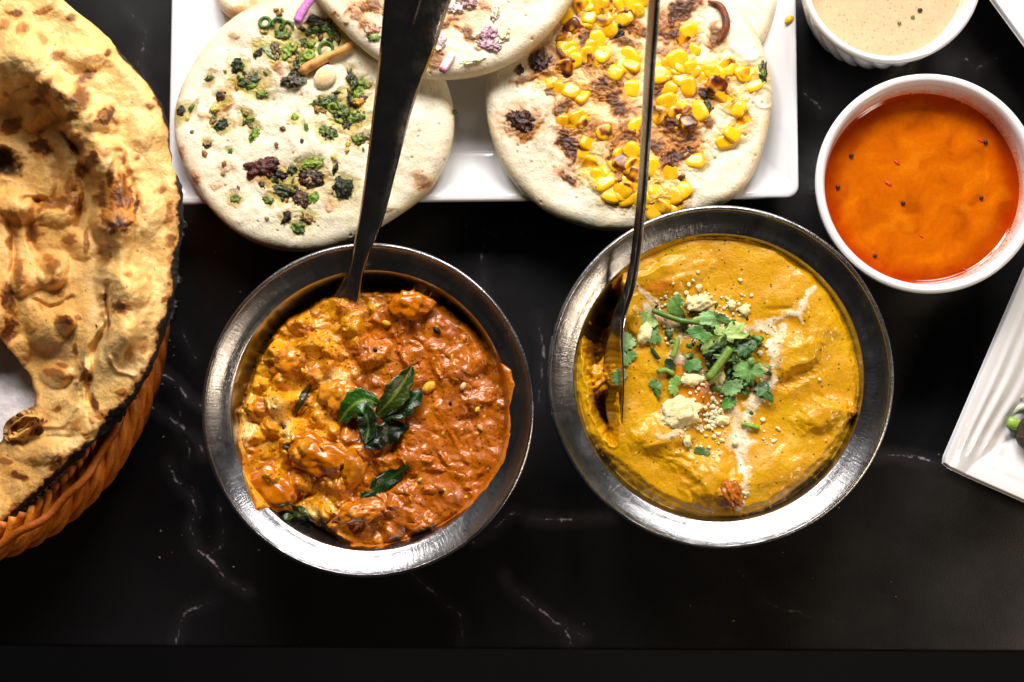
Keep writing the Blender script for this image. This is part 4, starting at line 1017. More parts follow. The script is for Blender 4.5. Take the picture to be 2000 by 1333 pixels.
# ------------------------------------------------------------------ flatbreads with toppings
def disc(outline, zbase, T, seed, slope=(0, 0), extra=None, nr=170, nt=760, name='bread', parent=None, tint=None, centre=None):
    out = PX(outline, zbase + T * .6)
    c0 = tuple(np.mean(out, 0)) if centre is None else centre
    X, Y, u, th, R = polar(out, c0, nr, nt, .72)
    wx = X + .3 * fbm(X, Y, 1.2, 3, seed + 1); wy = Y + .3 * fbm(X, Y, 1.2, 3, seed + 2)
    edge_d = (1 - u) * R.mean()
    Z = zbase + slope[0] * (X - c0[0]) + slope[1] * (Y - c0[1])
    zb = Z[-1] + .06
    Z = Z + T * (.30 + .70 * np.sqrt(np.clip(1 - (1 - np.clip(edge_d / .55, 0, 1)) ** 2, 0, 1)))
    inner = sstep(.25, 1.6, edge_d)
    Z = Z + .10 * fbm(wx, wy, 2.2, 3, seed + 3) + inner * (.05 * fbm(X, Y, .8, 2, seed + 4) + .020 * fbm(X, Y, .3, 3, seed + 5)) + .008 * fbm(X, Y, .3, 3, seed + 8)
    c = np.zeros(X.shape + (3,)) + lin(228, 217, 190)
    c = paint(c, .5 * sstep(-.2, .7, fbm(wx, wy, 1.4, 4, seed + 6)), lin(236, 229, 208))
    c = paint(c, .5 * sstep(.0, .7, fbm(wx, wy, .9, 4, seed + 7)), lin(226, 202, 158))
    c = paint(c, .6 * sstep(.45, .0, edge_d) * sstep(-.3, .5, fbm(X, Y, 1.5, 3, seed + 9)), lin(214, 176, 112))
    # pores
    p1, pid = worley(X, Y, .5, seed + 10); m = sstep(.13, .06, p1) * (pid > .8)
    Z = Z - .05 * m; c = paint(c, .4 * m, lin(176, 150, 110))
    s1, sid = worley(X, Y, .30, seed + 11); c = paint(c, .5 * (s1 < .09) * (sid > .75), lin(130, 90, 50))
    rough = .40 + .10 * fbm(X, Y, .5, 3, seed + 20)
    if extra: Z, c, rough = extra(X, Y, wx, wy, Z, c, rough, edge_d)
    polar_obj(name, X, Y, Z, np.concatenate([c, rough[..., None]], -1), M_BATTER, parent, zb, .95)
    return surface_sampler(X, Y, Z)
def brown(X, Y, wx, wy, Z, c, spots, z, k0, lift=.03):
    for k, (px, py, rx, ry, a, s) in enumerate(spots):
        cx, cy = P(px, py, z)
        q = ell(wx, wy, cx, cy, rx * K(z), ry * K(z), -a, k0 + k, .55, .22)
        c = paint(c, .75 * min(1, s + .25) * sstep(1.9, 1.0, q), lin(206, 138, 56))
        c = paint(c, min(1, s) * .9 * sstep(1.35, .8, q), lin(112, 44, 5))
        c = paint(c, max(0, s - .4) * 1.5 * sstep(1.0, .5, q + .3 * fbm(X, Y, .12, 3, k0 + k)), lin(36, 13, 3))
        Z = Z + lift * sstep(1.2, .6, q) * (1 + .8 * fbm(X, Y, .15, 3, k0 + 3 * k))
    return Z, c
def flake(name, at, px, py, rx, ry, ang, col, parent, col2=None, h=.07, seed=None, rough=.26, lift=-.005, mat=None, z=2.7):
    seed = int(px * 3 + py) if seed is None else seed
    p = at(px, py); q = K(z)
    h = h * .8
    v, f, n = blob((0, 0, 0), (rx * q * 1.1, ry * q * 1.1, h), -ang, seed, .5, 4 if max(rx, ry) > 12 else 3, .5, (RNG.uniform(-10, 10), RNG.uniform(-10, 10)))
    fa, fi = worley(v[:, 0] + seed, v[:, 1] + .6 * v[:, 2], .13, seed)
    v = v + np.stack([0 * fa, 0 * fa, (.5 - fa) * .09 * (n[:, 2] > -.2) * min(1, h / .07)], -1) + p + [0, 0, lift]
    cc = np.zeros((len(v), 3)) + lin(*col)
    if col2 is not None:
        cc = paint(cc, sstep(-.12, .2, fbm(v[:, 0] + seed, v[:, 1] + v[:, 2], .16, 3, seed)), lin(*col2))
        if min(col) > 12 and rx > 7: cc = paint(cc, .7 * sstep(.15, .35, fbm(v[:, 0] - seed, v[:, 1], .12, 3, seed + 4)), lin(156, 150, 70))
    cc = cc * (1 + .45 * fbm(v[:, 0], v[:, 1], .12, 2, seed + 1))[:, None]
    return obj(name, v, f, mat or M_TOPPING, parent, np.hstack([cc, np.full((len(cc), 1), rough)]))
def ring(name, at, px, py, r, w, a0, a1, col, parent, lift=.05, z=2.7, rough=.3):
    p = at(px, py); q = K(z)
    t = np.radians(np.linspace(a0, a1, 16))
    tl = RNG.uniform(-.35, .35)
    pts = np.stack([p[0] + r * q * np.cos(t), p[1] + r * q * np.sin(t), p[2] + lift + tl * r * q * np.sin(t)], -1)
    v, f = tube(pts, w * q, 7)
    cc = np.zeros((len(v), 3)) + lin(*col); cc = cc * (1 + .4 * fbm(v[:, 0], v[:, 1], .15, 2, int(px)))[:, None]
    return obj(name, v, f, M_TOPPING, parent, np.hstack([cc, np.full((len(cc), 1), rough)]))

GRN = (66, 104, 22); DGRN = (28, 52, 14); CHAR = (30, 18, 12); LG = (128, 152, 44); SEED = (206, 180, 84); TAN = (150, 104, 44)
UZ = 2.15
CHILLI = [(620, 42, 26, 9, 20, DGRN, CHAR, .12), (640, 58, 22, 10, 40, DGRN, GRN, .10), (612, 60, 14, 9, 0, GRN, DGRN), (548, 68, 12, 8, 30, DGRN, GRN), (555, 100, 16, 14, 0, LG, GRN), (597, 115, 15, 11, -20, GRN, LG), (575, 132, 10, 14, 0, DGRN, CHAR), (462, 128, 10, 13, 20, CHAR, DGRN), (470, 130, 6, 8, 0, GRN, None), (498, 155, 24, 14, -10, DGRN, CHAR), (490, 168, 12, 7, 0, GRN, LG), (511, 184, 11, 6, 0, GRN, LG), (408, 154, 10, 5, -20, GRN, DGRN), (433, 189, 10, 11, 30, CHAR, (90, 36, 14)), (436, 244, 14, 9, -20, CHAR, DGRN), (478, 236, 18, 5, -10, GRN, LG), (498, 262, 8, 15, 20, GRN, LG), (355, 217, 7, 10, 0, DGRN, CHAR), (374, 212, 4, 9, 30, GRN, None), (640, 203, 24, 13, 0, DGRN, (30, 74, 22), .12), (668, 215, 15, 10, 30, GRN, DGRN, .12), (688, 150, 8, 22, -10, DGRN, CHAR, .1), (702, 160, 12, 8, 0, GRN, LG), (682, 190, 4, 17, -10, CHAR, None), (700, 180, 10, 14, 0, LG, GRN), (706, 228, 14, 10, 0, GRN, DGRN), (674, 238, 9, 6, 30, CHAR, None), (676, 248, 8, 8, 0, CHAR, DGRN), (640, 260, 17, 11, 20, GRN, CHAR), (713, 268, 18, 10, -30, GRN, CHAR), (576, 233, 7, 11, 0, LG, None), (598, 250, 4, 9, -10, GRN, None), (600, 322, 22, 12, -10, LG, GRN), (605, 348, 24, 15, 0, CHAR, (80, 44, 20), .1), (545, 345, 14, 10, 0, CHAR, None, .1), (545, 372, 26, 10, 10, DGRN, CHAR), (525, 392, 11, 7, 20, GRN, DGRN), (585, 388, 13, 17, -20, CHAR, (98, 48, 18)), (668, 368, 17, 18, 0, CHAR, DGRN, .12), (558, 425, 7, 12, 30, CHAR, None), (578, 443, 15, 8, 30, GRN, DGRN), (598, 428, 14, 8, 20, TAN, CHAR), (460, 388, 9, 8, 0, LG, DGRN), (404, 283, 9, 7, -20, CHAR, TAN), (450, 296, 4, 5, 0, GRN, None), (885, 220, 7, 4, -20, GRN, DGRN), (655, 331, 5, 11, 20, CHAR, None), (612, 390, 10, 12, 30, GRN, LG), (696, 270, 12, 9, 0, GRN, LG), (520, 100, 20, 7, 40, (150, 164, 132), (110, 132, 84)), (540, 100, 10, 18, -10, (84, 42, 20), CHAR), (686, 232, 9, 12, 0, LG, GRN)]
_r3 = np.random.default_rng(21)
for _cx, _cy, _sx, _sy, _n in ((622, 62, 30, 24, 9), (692, 208, 18, 36, 9), (594, 112, 26, 20, 7), (580, 365, 40, 30, 9), (490, 158, 26, 14, 5), (655, 210, 20, 14, 5), (560, 70, 30, 30, 6), (460, 240, 40, 20, 4)):
    for _k in range(_n):
        _s = _r3.uniform(3.5, 9)
        CHILLI.append((_cx + _r3.normal() * _sx, _cy + _r3.normal() * _sy, _s * 1.3, _s * _r3.uniform(.5, .9), _r3.uniform(0, 180), [GRN, DGRN, LG, CHAR, (92, 60, 26)][int(_r3.integers(5))], [DGRN, CHAR, GRN, (70, 36, 16), TAN][int(_r3.integers(5))]))
def green_uttapam():
    root = empty('chilli_uttapam', (*P3(612, 240, UZ)[:2], UZ), 'white flatbread with chopped green chilli on the plate left half', 'flatbread', 'round topped flatbreads')
    out = [(560, -12), (650, -16), (740, 10), (810, 60), (858, 130), (884, 200), (888, 250), (874, 310), (846, 362), (800, 405), (745, 440), (690, 470), (620, 489), (560, 491), (510, 480), (462, 455), (412, 410), (378, 360), (352, 310), (338, 250), (342, 200), (360, 150), (390, 100), (430, 50), (490, 10)]
    def ex(X, Y, wx, wy, Z, c, rough, e):
        spots = [(350, 296, 8, 9, 0, .45), (378, 352, 9, 12, 30, .6), (357, 332, 5, 5, 0, .5), (820, 350, 9, 18, -40, .5), (455, 68, 9, 6, 0, .3), (440, 192, 14, 22, 20, .6), (432, 213, 12, 22, 20, .35), (755, 415, 12, 7, 0, .25), (515, 100, 26, 10, 40, .3), (540, 110, 12, 16, 0, .7), (420, 365, 10, 5, 0, .3), (440, 330, 14, 8, 0, .2), (645, 400, 10, 8, 0, .4), (545, 140, 14, 7, 60, .5), (590, 370, 20, 20, 0, .5), (520, 350, 30, 10, 0, .4), (690, 215, 14, 10, 0, .35), (660, 190, 18, 12, 0, .3), (400, 232, 14, 8, 0, .2), (350, 225, 8, 14, 0, .2), (480, 160, 30, 12, 0, .2), (560, 345, 30, 16, 0, .35), (660, 372, 18, 14, 0, .3)]
        Z, c = brown(X, Y, wx, wy, Z, c, spots, UZ + .6, 600)
        for px, py, rx, ry, s in [(560, 80, 60, 46, .45), (640, 70, 50, 50, .5), (690, 210, 50, 60, .45), (600, 350, 60, 50, .35), (480, 165, 50, 30, .3), (490, 250, 36, 24, .3), (580, 240, 20, 20, .3), (700, 420, 60, 40, .15), (640, 260, 24, 20, .3)]:
            cx, cy = P(px, py, UZ + .6)
            c = paint(c, s * sstep(1.2, .3, ell(wx, wy, cx, cy, rx * K(2.7), ry * K(2.7), 0, int(px), .5)), lin(206, 200, 120))
        for k, a in enumerate(CHILLI):
            cx, cy = P(a[0], a[1], UZ + .6); qq = ell(wx, wy, cx, cy, (a[2] + 5) * K(2.7), (a[3] + 5) * K(2.7), -a[4], 1200 + k, .6, .2)
            c = paint(c, .6 * sstep(1.7, .7, qq), lin(196, 178, 92) if k % 3 else lin(190, 140, 70)); c = paint(c, .45 * sstep(1.15, .6, qq), lin(150, 140, 50))
            Z = Z - .03 * sstep(1.6, .6, qq)
        for px, py, rx, ry, h in [(560, 200, 60, 40, -.12), (600, 290, 60, 40, .1), (430, 130, 40, 50, .08), (520, 420, 80, 30, .06), (620, 160, 40, 30, -.1)]:
            cx, cy = P(px, py, UZ + .6); Z = Z + h * sstep(1.2, .2, ell(wx, wy, cx, cy, rx * K(2.7), ry * K(2.7), 0, 3, .2))
        return Z, c, rough
    at = disc(out, UZ, .62, 610, (.0, -.02), ex, parent=root)
    F = lambda px, py, rx, ry, a, c1, c2=None, h=.08, nm='chilli_piece', **k: flake(nm, at, px, py, rx, ry, a, c1, root, c2, h, **k)
    for a in CHILLI:
        F(*a)
    for a in [(512, 329, 28, 18, -10, (86, 26, 10), (40, 14, 10), .2), (573, 158, 21, 13, -10, (34, 18, 16), (20, 12, 14), .16)]:
        F(*a, nm='charred_chilli', rough=.14)
    for px, py, r in [(518, 45, 11), (544, 48, 11), (562, 53, 10), (570, 93, 8), (637, 97, 14), (650, 212, 8), (604, 108, 9), (694, 205, 9)]:
        ring('chilli_ring', at, px, py, r, 3.6, RNG.uniform(0, 360), RNG.uniform(500, 640), GRN if r > 9 else LG, root)
    for px, py, s, cl in [(515, 62, 7, SEED), (572, 88, 4, SEED), (548, 96, 4, SEED), (557, 110, 4, SEED), (566, 118, 4, SEED), (608, 86, 7, LG), (612, 72, 4, SEED), (628, 74, 5, TAN), (650, 76, 5, TAN), (644, 80, 5, CHAR), (620, 214, 8, TAN), (634, 218, 5, TAN), (652, 218, 5, CHAR), (420, 214, 8, SEED), (540, 283, 5, TAN), (553, 252, 5, (120, 70, 30)), (590, 276, 4, (60, 30, 14)), (680, 282, 6, SEED), (678, 294, 5, SEED), (652, 308, 6, SEED), (400, 300, 6, TAN), (438, 320, 5, TAN), (436, 340, 4, TAN), (521, 427, 4, TAN), (605, 352, 9, (190, 150, 110)), (612, 338, 4, SEED), (462, 173, 5, TAN), (440, 140, 3, TAN), (375, 258, 4, TAN), (366, 232, 5, SEED), (700, 200, 9, (214, 140, 40)), (664, 204, 4, (196, 150, 90)), (634, 196, 4, TAN), (424, 210, 5, SEED), (540, 20, 5, TAN), (546, 28, 6, TAN), (552, 20, 4, SEED), (585, 385, 4, TAN), (674, 366, 6, (120, 100, 84)), (715, 266, 8, (150, 138, 110)), (710, 292, 3, GRN), (466, 366, 3, TAN), (560, 392, 4, TAN)]:
        flake('chilli_seed', at, px, py, s, s * .7, RNG.uniform(0, 180), cl, root, None, s * .011, lift=.04)
    p = smooth_path([at(586, 144) + [0, 0, .06], at(606, 132) + [0, 0, .14], at(640, 114) + [0, 0, .14], at(672, 100) + [0, 0, .16], at(690, 86) + [0, 0, .12]], 26)
    v, f = tube(p, np.interp(np.linspace(0, 1, 26), [0, .12, .4, .6, .9, 1], [.08, .2, .2, .15, .17, .08]), 12)
    cc = np.zeros((len(v), 3)) + lin(216, 160, 90); cc = paint(cc, sstep(0, .5, fbm(v[:, 0], v[:, 1], .5, 3, 6)), lin(150, 80, 36))
    obj('fried_strip', v, f, M_BATTER, root, np.hstack([cc, np.full((len(cc), 1), .35)]))
    v, f, n = blob(at(636, 152) + [0, 0, .12], (.52, .38, .2), 42, 7, .1, 3)
    cc = np.zeros((len(v), 3)) + lin(234, 218, 184); cc = paint(cc, sstep(.5, .9, n[:, 2]) * .5, lin(222, 160, 60))
    obj('batter_blob', v, f, M_BATTER, root, np.hstack([cc, np.full((len(cc), 1), .4)]))
green_uttapam()

KER = [(745, 35, 0), (700, 90, 0), (768, 100, 2), (860, 90, 0), (935, 28, 0), (980, 8, 0), (600, 148, 3), (570, 258, 0), (608, 280, 0), (712, 262, 0), (742, 218, 0), (762, 296, 0), (692, 330, 2), (566, 374, 3), (488, 430, 1), (598, 492, 0), (655, 515, 0), (915, 482, 0), (885, 352, 0), (925, 352, 0), (832, 392, 0), (1140, 352, 0), (1258, 368, 0), (1238, 172, 0), (1205, 212, 2), (1448, 372, 0), (1538, 402, 1), (1392, 462, 3), (1470, 545, 0), (1382, 396, 0), (1130, 478, 0), (1122, 568, 0), (1290, 605, 0), (1522, 668, 1), (1432, 768, 0), (1470, 730, 0), (620, 630, 2), (682, 672, 2), (782, 716, 2), (700, 765, 0), (698, 895, 1), (780, 990, 0), (826, 1015, 1), (878, 882, 3), (912, 940, 2), (888, 1022, 2), (918, 832, 0), (1030, 905, 0), (1130, 930, 0), (1268, 872, 0), (1195, 1038, 0), (1160, 1060, 0), (1012, 1110, 0), (1092, 1122, 1), (1045, 1145, 0), (1055, 615, 2), (962, 690, 0), (1180, 620, 2), (1230, 660, 3), (1500, 590, 0), (1420, 520, 0), (1340, 400, 0), (1590, 452, 0), (560, 660, 0), (1055, 1030, 0), (975, 1090, 0), (900, 1080, 0), (820, 1050, 0), (745, 950, 0), (1230, 470, 0), (1215, 360, 0), (1080, 400, 0), (800, 150, 0), (880, 20, 0), (690, 20, 0), (1135, 1130, 1), (940, 905, 2), (1000, 950, 3)]
def corn_uttapam():
    root = empty('corn_uttapam', (*P3(1228, 185, UZ)[:2], UZ), 'white flatbread covered in corn kernels and brown patches on the plate right half', 'flatbread', 'round topped flatbreads')
    out = [(947, 190), (952, 235), (965, 285), (985, 330), (1020, 375), (1070, 415), (1130, 440), (1190, 452), (1250, 448), (1320, 432), (1390, 408), (1440, 385), (1470, 345), (1490, 290), (1505, 230), (1510, 180), (1500, 120), (1480, 65), (1448, 10), (1400, -40), (1330, -75), (1250, -90), (1160, -80), (1080, -40), (1020, 20), (975, 90), (953, 140)]
    g = lambda x, y: (900 + x / 2.777, y / 2.777)
    PATCH = [(770, 470, 75, 55, 0, .8), (850, 560, 90, 32, 28, .75), (560, 570, 62, 28, -15, .6), (590, 780, 48, 90, -20, .85), (595, 962, 55, 22, 30, .75), (1185, 740, 100, 60, 30, .8), (1140, 690, 60, 50, 0, .75), (900, 745, 85, 34, -25, .75), (1130, 150, 60, 60, 0, .85), (1200, 50, 95, 48, -30, .8), (960, 160, 62, 30, 10, .85), (1060, 800, 70, 34, 20, .7), (1170, 850, 90, 36, -25, .8), (890, 235, 50, 30, 30, .6), (675, 210, 30, 60, 0, .7), (490, 512, 28, 24, 0, .5), (380, 430, 75, 20, -10, .6), (375, 725, 45, 28, -30, .7), (820, 850, 34, 44, 30, .7), (1095, 285, 50, 26, 0, .45), (1390, 480, 32, 70, 25, .8), (1330, 520, 40, 30, 0, .75), (900, 690, 80, 36, -10, .4), (820, 380, 24, 60, 0, .45), (690, 335, 50, 50, 0, .5), (565, 375, 46, 40, 0, .6), (440, 330, 66, 64, 0, .5), (330, 660, 90, 66, 0, .45), (600, 145, 50, 44, 0, .6), (1240, 640, 40, 40, 0, .6), (1070, 500, 32, 60, 10, .7), (1055, 610, 34, 40, 0, .6), (1380, 200, 26, 60, 0, .6), (900, 930, 60, 60, 0, .5), (880, 1020, 46, 30, 20, .5), (1330, 670, 20, 30, 0, .5), (560, 300, 40, 26, 30, .5), (780, 710, 50, 44, 0, .55), (690, 690, 50, 40, 0, .4), (930, 110, 40, 60, 0, .7), (1250, 260, 60, 24, 0, .35), (310, 385, 14, 26, 0, .5), (1240, 490, 18, 24, 0, .5)]
    def ex(X, Y, wx, wy, Z, c, rough, e):
        for px, py, rx, ry, s in [(760, 350, 330, 300, .35), (1150, 450, 420, 360, .3), (900, 900, 260, 200, .35), (1050, 1090, 120, 60, .6), (1420, 480, 180, 160, .25), (700, 560, 160, 120, .3), (850, 60, 200, 100, .45)]:
            a, b = g(px, py); cx, cy = P(a, b, 2.7)
            c = paint(c, s * sstep(1.25, .3, ell(wx, wy, cx, cy, rx / 2.777 * K(2.7), ry / 2.777 * K(2.7), 0, int(px), .5)), lin(232, 192, 84))
        for k, (a, b, ch) in enumerate(KER):
            cx, cy = P(*g(a, b), 2.75); qq = ell(wx, wy, cx, cy, .42, .38, 0, 1400 + k, .6, .25)
            c = paint(c, .75 * sstep(1.6, .6, qq), lin(228, 178, 60) if k % 3 else lin(214, 150, 56))
            Z = Z + .05 * sstep(1.7, .8, qq) - .06 * sstep(.9, .3, qq)
        Z, c = brown(X, Y, wx, wy, Z, c, [(*g(a, b), rx / 2.45, ry / 2.45, an, min(1, s + .1)) for a, b, rx, ry, an, s in PATCH], 2.75, 700, .06)
        cx, cy = P(*g(1645, 530), 2.7); q = ell(X, Y, cx, cy, .42, .40, 0, 1, .05); Z = Z + .06 * np.exp(-((q - 1) / .12) ** 2)
        for pts, w, h in [([(1290, 940), (1350, 900), (1450, 830), (1560, 800)], .16, -.10), ([(1100, 990), (1180, 960), (1290, 1000)], .15, -.06), ([(1450, 250), (1550, 330), (1600, 330)], .14, .1)]:
            dd, t = pdist(wx, wy, PX([g(a, b) for a, b in pts], 2.7)); Z = Z + h * np.exp(-(dd / w) ** 2)
        return Z, c, rough
    r2 = np.random.default_rng(11)
    more = []
    for a, b, ch in KER:
        if r2.uniform() < .75: more.append((a + r2.normal() * 34, b + r2.normal() * 34, int(r2.choice([0, 0, 0, 1, 2]))))
    at = disc(out, UZ, .62, 640, (-.0, -.02), ex, parent=root)
    Y1 = (236, 184, 18); Y2 = (228, 166, 10)
    for k, (a, b, ch) in enumerate(KER + more):
        px, py = g(a, b); p = at(px, py); q = K(2.75)
        rx = RNG.uniform(17.5, 23) * q; ry = rx * RNG.uniform(.72, .95)
        v0, f = ICO[3]
        w = np.sign(v0) * np.abs(v0) ** .72                                  # squarish kernel
        w = w * (1 - .18 * w[:, :1] * np.array([0, 1, .6]))                  # narrower tip
        w[:, 2] -= .16 * np.exp(-((w[:, 0] + .1) ** 2 + w[:, 1] ** 2) / .2) * (w[:, 2] > 0)
        w = w * (1 + .07 * fbm(v0[:, 0] * 1.0 + k, v0[:, 1] + v0[:, 2], .9, 3, k))[:, None]
        e = np.array(Euler((math.radians(RNG.uniform(-22, 22)), math.radians(RNG.uniform(-22, 22)), RNG.uniform(0, 6.28))).to_matrix())
        v = (w * [rx, ry, .145]) @ e.T + p + [0, 0, RNG.uniform(-.11, .01) - .05 * (k >= len(KER))]
        cc = np.zeros((len(v), 3)) + lin(*(Y1 if k % 3 else Y2)); cc = paint(cc, .4 * (v0[:, 2] > .2) * sstep(-.2, .5, fbm(v[:, 0], v[:, 1], .3, 2, k)), lin(246, 206, 60))
        if ch:
            lo = {1: .55, 2: .28, 3: -.1}[ch]; t = sstep(lo, lo + .3, .45 * v0[:, 2] + .9 * fbm(v0[:, 0] + k, v0[:, 1], .7, 3, k))
            cc = paint(cc, .8 * sstep(lo - .3, lo + .1, .45 * v0[:, 2] + .9 * fbm(v0[:, 0] + k, v0[:, 1], .7, 3, k)), lin(206, 120, 14)); cc = paint(cc, t, lin(120, 50, 12)); cc = paint(cc, sstep(.75, 1.2, t + .7 * fbm(v0[:, 0] - k, v0[:, 1], .4, 3, k)) * (ch > 1), lin(40, 18, 10))
        obj('corn_kernel', v, f, M_KERNEL, root, np.hstack([cc, np.full((len(cc), 1), .2 if ch < 2 else .3)]))
    for a, b, rx, ry in [(440, 335, 52, 50), (325, 660, 66, 50)]:
        px, py = g(a, b); flake('charred_corn', at, px, py, rx / 2.777, ry / 2.777, 20, (70, 26, 10), root, (24, 12, 10), .17, rough=.15)
    for a, b, rx, ry, c1 in [(1640, 395, 20, 50, GRN), (1345, 580, 30, 34, DGRN), (840, 180, 36, 20, CHAR), (870, 140, 18, 16, CHAR), (320, 380, 16, 26, CHAR), (1330, 515, 30, 22, CHAR), (1400, 430, 14, 34, CHAR), (1590, 482, 8, 8, CHAR), (1020, 930, 14, 26, CHAR), (760, 690, 24, 16, CHAR)]:
        px, py = g(a, b); flake('herb_scrap', at, px, py, rx / 2.777, ry / 2.777, 0, c1, root, CHAR, .07)
    for pts in ([(1340, 12), (1400, 32), (1432, 90), (1436, 160), (1390, 235)], [(520, 265), (545, 300), (590, 328), (620, 335)]):
        p = smooth_path([at(*g(a, b)) + [0, 0, .1] for a, b in pts], 22); v, f = tube(p, np.interp(np.linspace(0, 1, 22), [0, .3, .7, 1], [.05, .13, .16, .06]) * (1 if len(pts) > 4 else .6), 9)
        cc = np.zeros((len(v), 3)) + lin(128, 56, 20); cc = paint(cc, sstep(0, .5, fbm(v[:, 0], v[:, 1], .3, 3, 2)), lin(64, 26, 14))
        obj('onion_strip', v, f, M_TOPPING, root, np.hstack([cc, np.full((len(cc), 1), .3)]))
corn_uttapam()

def onion_uttapam():
    z0 = 3.0
    root = empty('onion_uttapam', (*P3(860, -110, z0)[:2], z0), 'white flatbread with purple onion lying on top of two others', 'flatbread', 'round topped flatbreads')
    arc = [(592, -40), (620, 2), (655, 42), (700, 86), (745, 122), (800, 145), (850, 154), (900, 153), (955, 142), (1010, 116), (1060, 76), (1098, 34), (1120, -4), (1135, -70), (1130, -150), (1100, -230), (1040, -300), (960, -345), (870, -360), (780, -345), (690, -300), (625, -230), (590, -140)]
    g = lambda x, y: (560 + x / 3.571, y / 3.571)
    def ex(X, Y, wx, wy, Z, c, rough, e):
        for px, py, rx, ry, s in [(500, 60, 160, 100, .6), (1200, 130, 300, 130, .5), (1050, 400, 90, 60, .6)]:
            a, b = g(px, py); cx, cy = P(a, b, 3.6); c = paint(c, s * sstep(1.2, .4, ell(wx, wy, cx, cy, rx / 3.571 * K(3.6), ry / 3.571 * K(3.6), 0, int(px), .6)), lin(232, 176, 128))
        sp = [(545, 60, 40, 55, 0, .75), (490, 130, 60, 24, 30, .5), (560, 190, 40, 30, 0, .6), (1110, 185, 40, 50, 20, .7), (1260, 215, 70, 40, 15, .8), (1150, 110, 60, 24, 0, .5), (1050, 420, 60, 40, -30, .6), (1370, 60, 40, 40, 0, .45), (620, 30, 50, 80, 0, .6), (440, 80, 18, 22, 0, .6), (440, 168, 12, 16, 0, .6), (345, 80, 14, 10, 0, .5), (1330, 320, 40, 12, 20, .45)]
        Z, c = brown(X, Y, wx, wy, Z, c, [(*g(a, b), rx / 3.571, ry / 3.571, an, s) for a, b, rx, ry, an, s in sp], 3.65, 800, .04)
        return Z, c, rough
    at = disc(arc, z0, .66, 670, (0, -.02), ex, parent=root, nr=150, nt=640)
    LIL = (206, 176, 190); PUR = (150, 64, 120); WH = (232, 222, 214)
    for a, b, rx, ry, an, c1, c2 in [(1410, 240, 46, 30, -20, LIL, PUR), (1405, 315, 66, 24, 18, LIL, PUR), (1060, 285, 34, 54, 10, WH, LIL), (1260, 14, 60, 34, 0, (188, 150, 158), (150, 100, 112)), (1500, 260, 44, 26, -40, WH, (222, 214, 150)), (1320, 250, 30, 18, 0, WH, (226, 190, 120)), (610, 265, 34, 20, -10, (150, 168, 100), GRN), (600, 205, 38, 26, 0, (214, 160, 140), (190, 120, 100)), (1180, 60, 44, 26, 0, WH, LIL), (1450, 90, 24, 44, 10, (206, 190, 160), WH), (1310, 430, 50, 10, -12, (226, 222, 160), WH)]:
        px, py = g(a, b); flake('onion_piece', at, px, py, rx / 2.9, ry / 2.9, an, c1, root, c2, .11, z=3.7, rough=.25, lift=.03)
    px, py = g(1122, 440)
    p = at(px, py); v0, f = ICO[3]; w = np.sign(v0) * np.abs(v0) ** .5
    e = np.array(Euler((.1, .2, math.radians(62))).to_matrix()); v = (w * [.46, .17, .14]) @ e.T + p + [0, 0, .1]
    cc = np.zeros((len(v), 3)) + lin(226, 212, 220); cc = paint(cc, sstep(-.1, -.9, v0[:, 0]), lin(140, 40, 96)); cc = paint(cc, .5 * sstep(.2, .9, -v0[:, 1]), lin(176, 120, 150))
    obj('onion_dice', v, f, M_TOPPING, root, np.hstack([cc, np.full((len(cc), 1), .22)]))
    for k, pts in enumerate([[(580, 42), (588, 26), (600, 8), (616, -10)], [(576, 50), (590, 38), (600, 22)]]):
        p = smooth_path([P3(a, b, 3.3 - k * .15) for a, b in pts], 14); v, f = tube(p, .17, 9, .5)
        cc = np.zeros((len(v), 3)) + lin(*((196, 120, 190) if k == 0 else (208, 176, 186)))
        obj('onion_strip', v, f, M_TOPPING, root, np.hstack([cc, np.full((len(cc), 1), .25)]))
onion_uttapam()

def corner_breads():
    for out, z0, lab, seed, tint in [([(1400, -60), (1522, -30), (1524, -2), (1516, 24), (1504, 52), (1490, 84), (1440, 110), (1380, 60), (1300, -60), (1300, -200), (1420, -200), (1500, -120)], 1.25, 'pale flatbread peeping out behind the corn one', 690, None),
                                     ([(420, -60), (421, -10), (428, 14), (442, 30), (480, 40), (560, 10), (620, -80), (600, -200), (500, -220), (430, -150)], 1.25, 'orange tinted flatbread edge at the top left of the plate', 700, (222, 150, 60))]:
        root = empty('uttapam', (*P3(*np.mean(out, 0), z0)[:2], z0), lab, 'flatbread', 'round topped flatbreads')
        def ex(X, Y, wx, wy, Z, c, rough, e):
            if tint: c = paint(c, .75 * sstep(-.4, .5, fbm(wx, wy, .8, 3, 5)), lin(*tint))
            return Z, c, rough
        disc(out, z0, .7, seed, (0, 0), ex, parent=root, nr=60, nt=300)
    v, f, n = blob(P3(1541, 40, 2.05) + [0, 0, .05], (.2, .13, .09), 40, 3, .2, 3)
    tag(obj('corn_scrap', v, f, M_KERNEL, None, np.hstack([np.zeros((len(v), 3)) + lin(232, 176, 14), np.full((len(v), 1), .25)])), 'tiny yellow scrap of corn on the white plate rim', 'corn')
corner_breads()

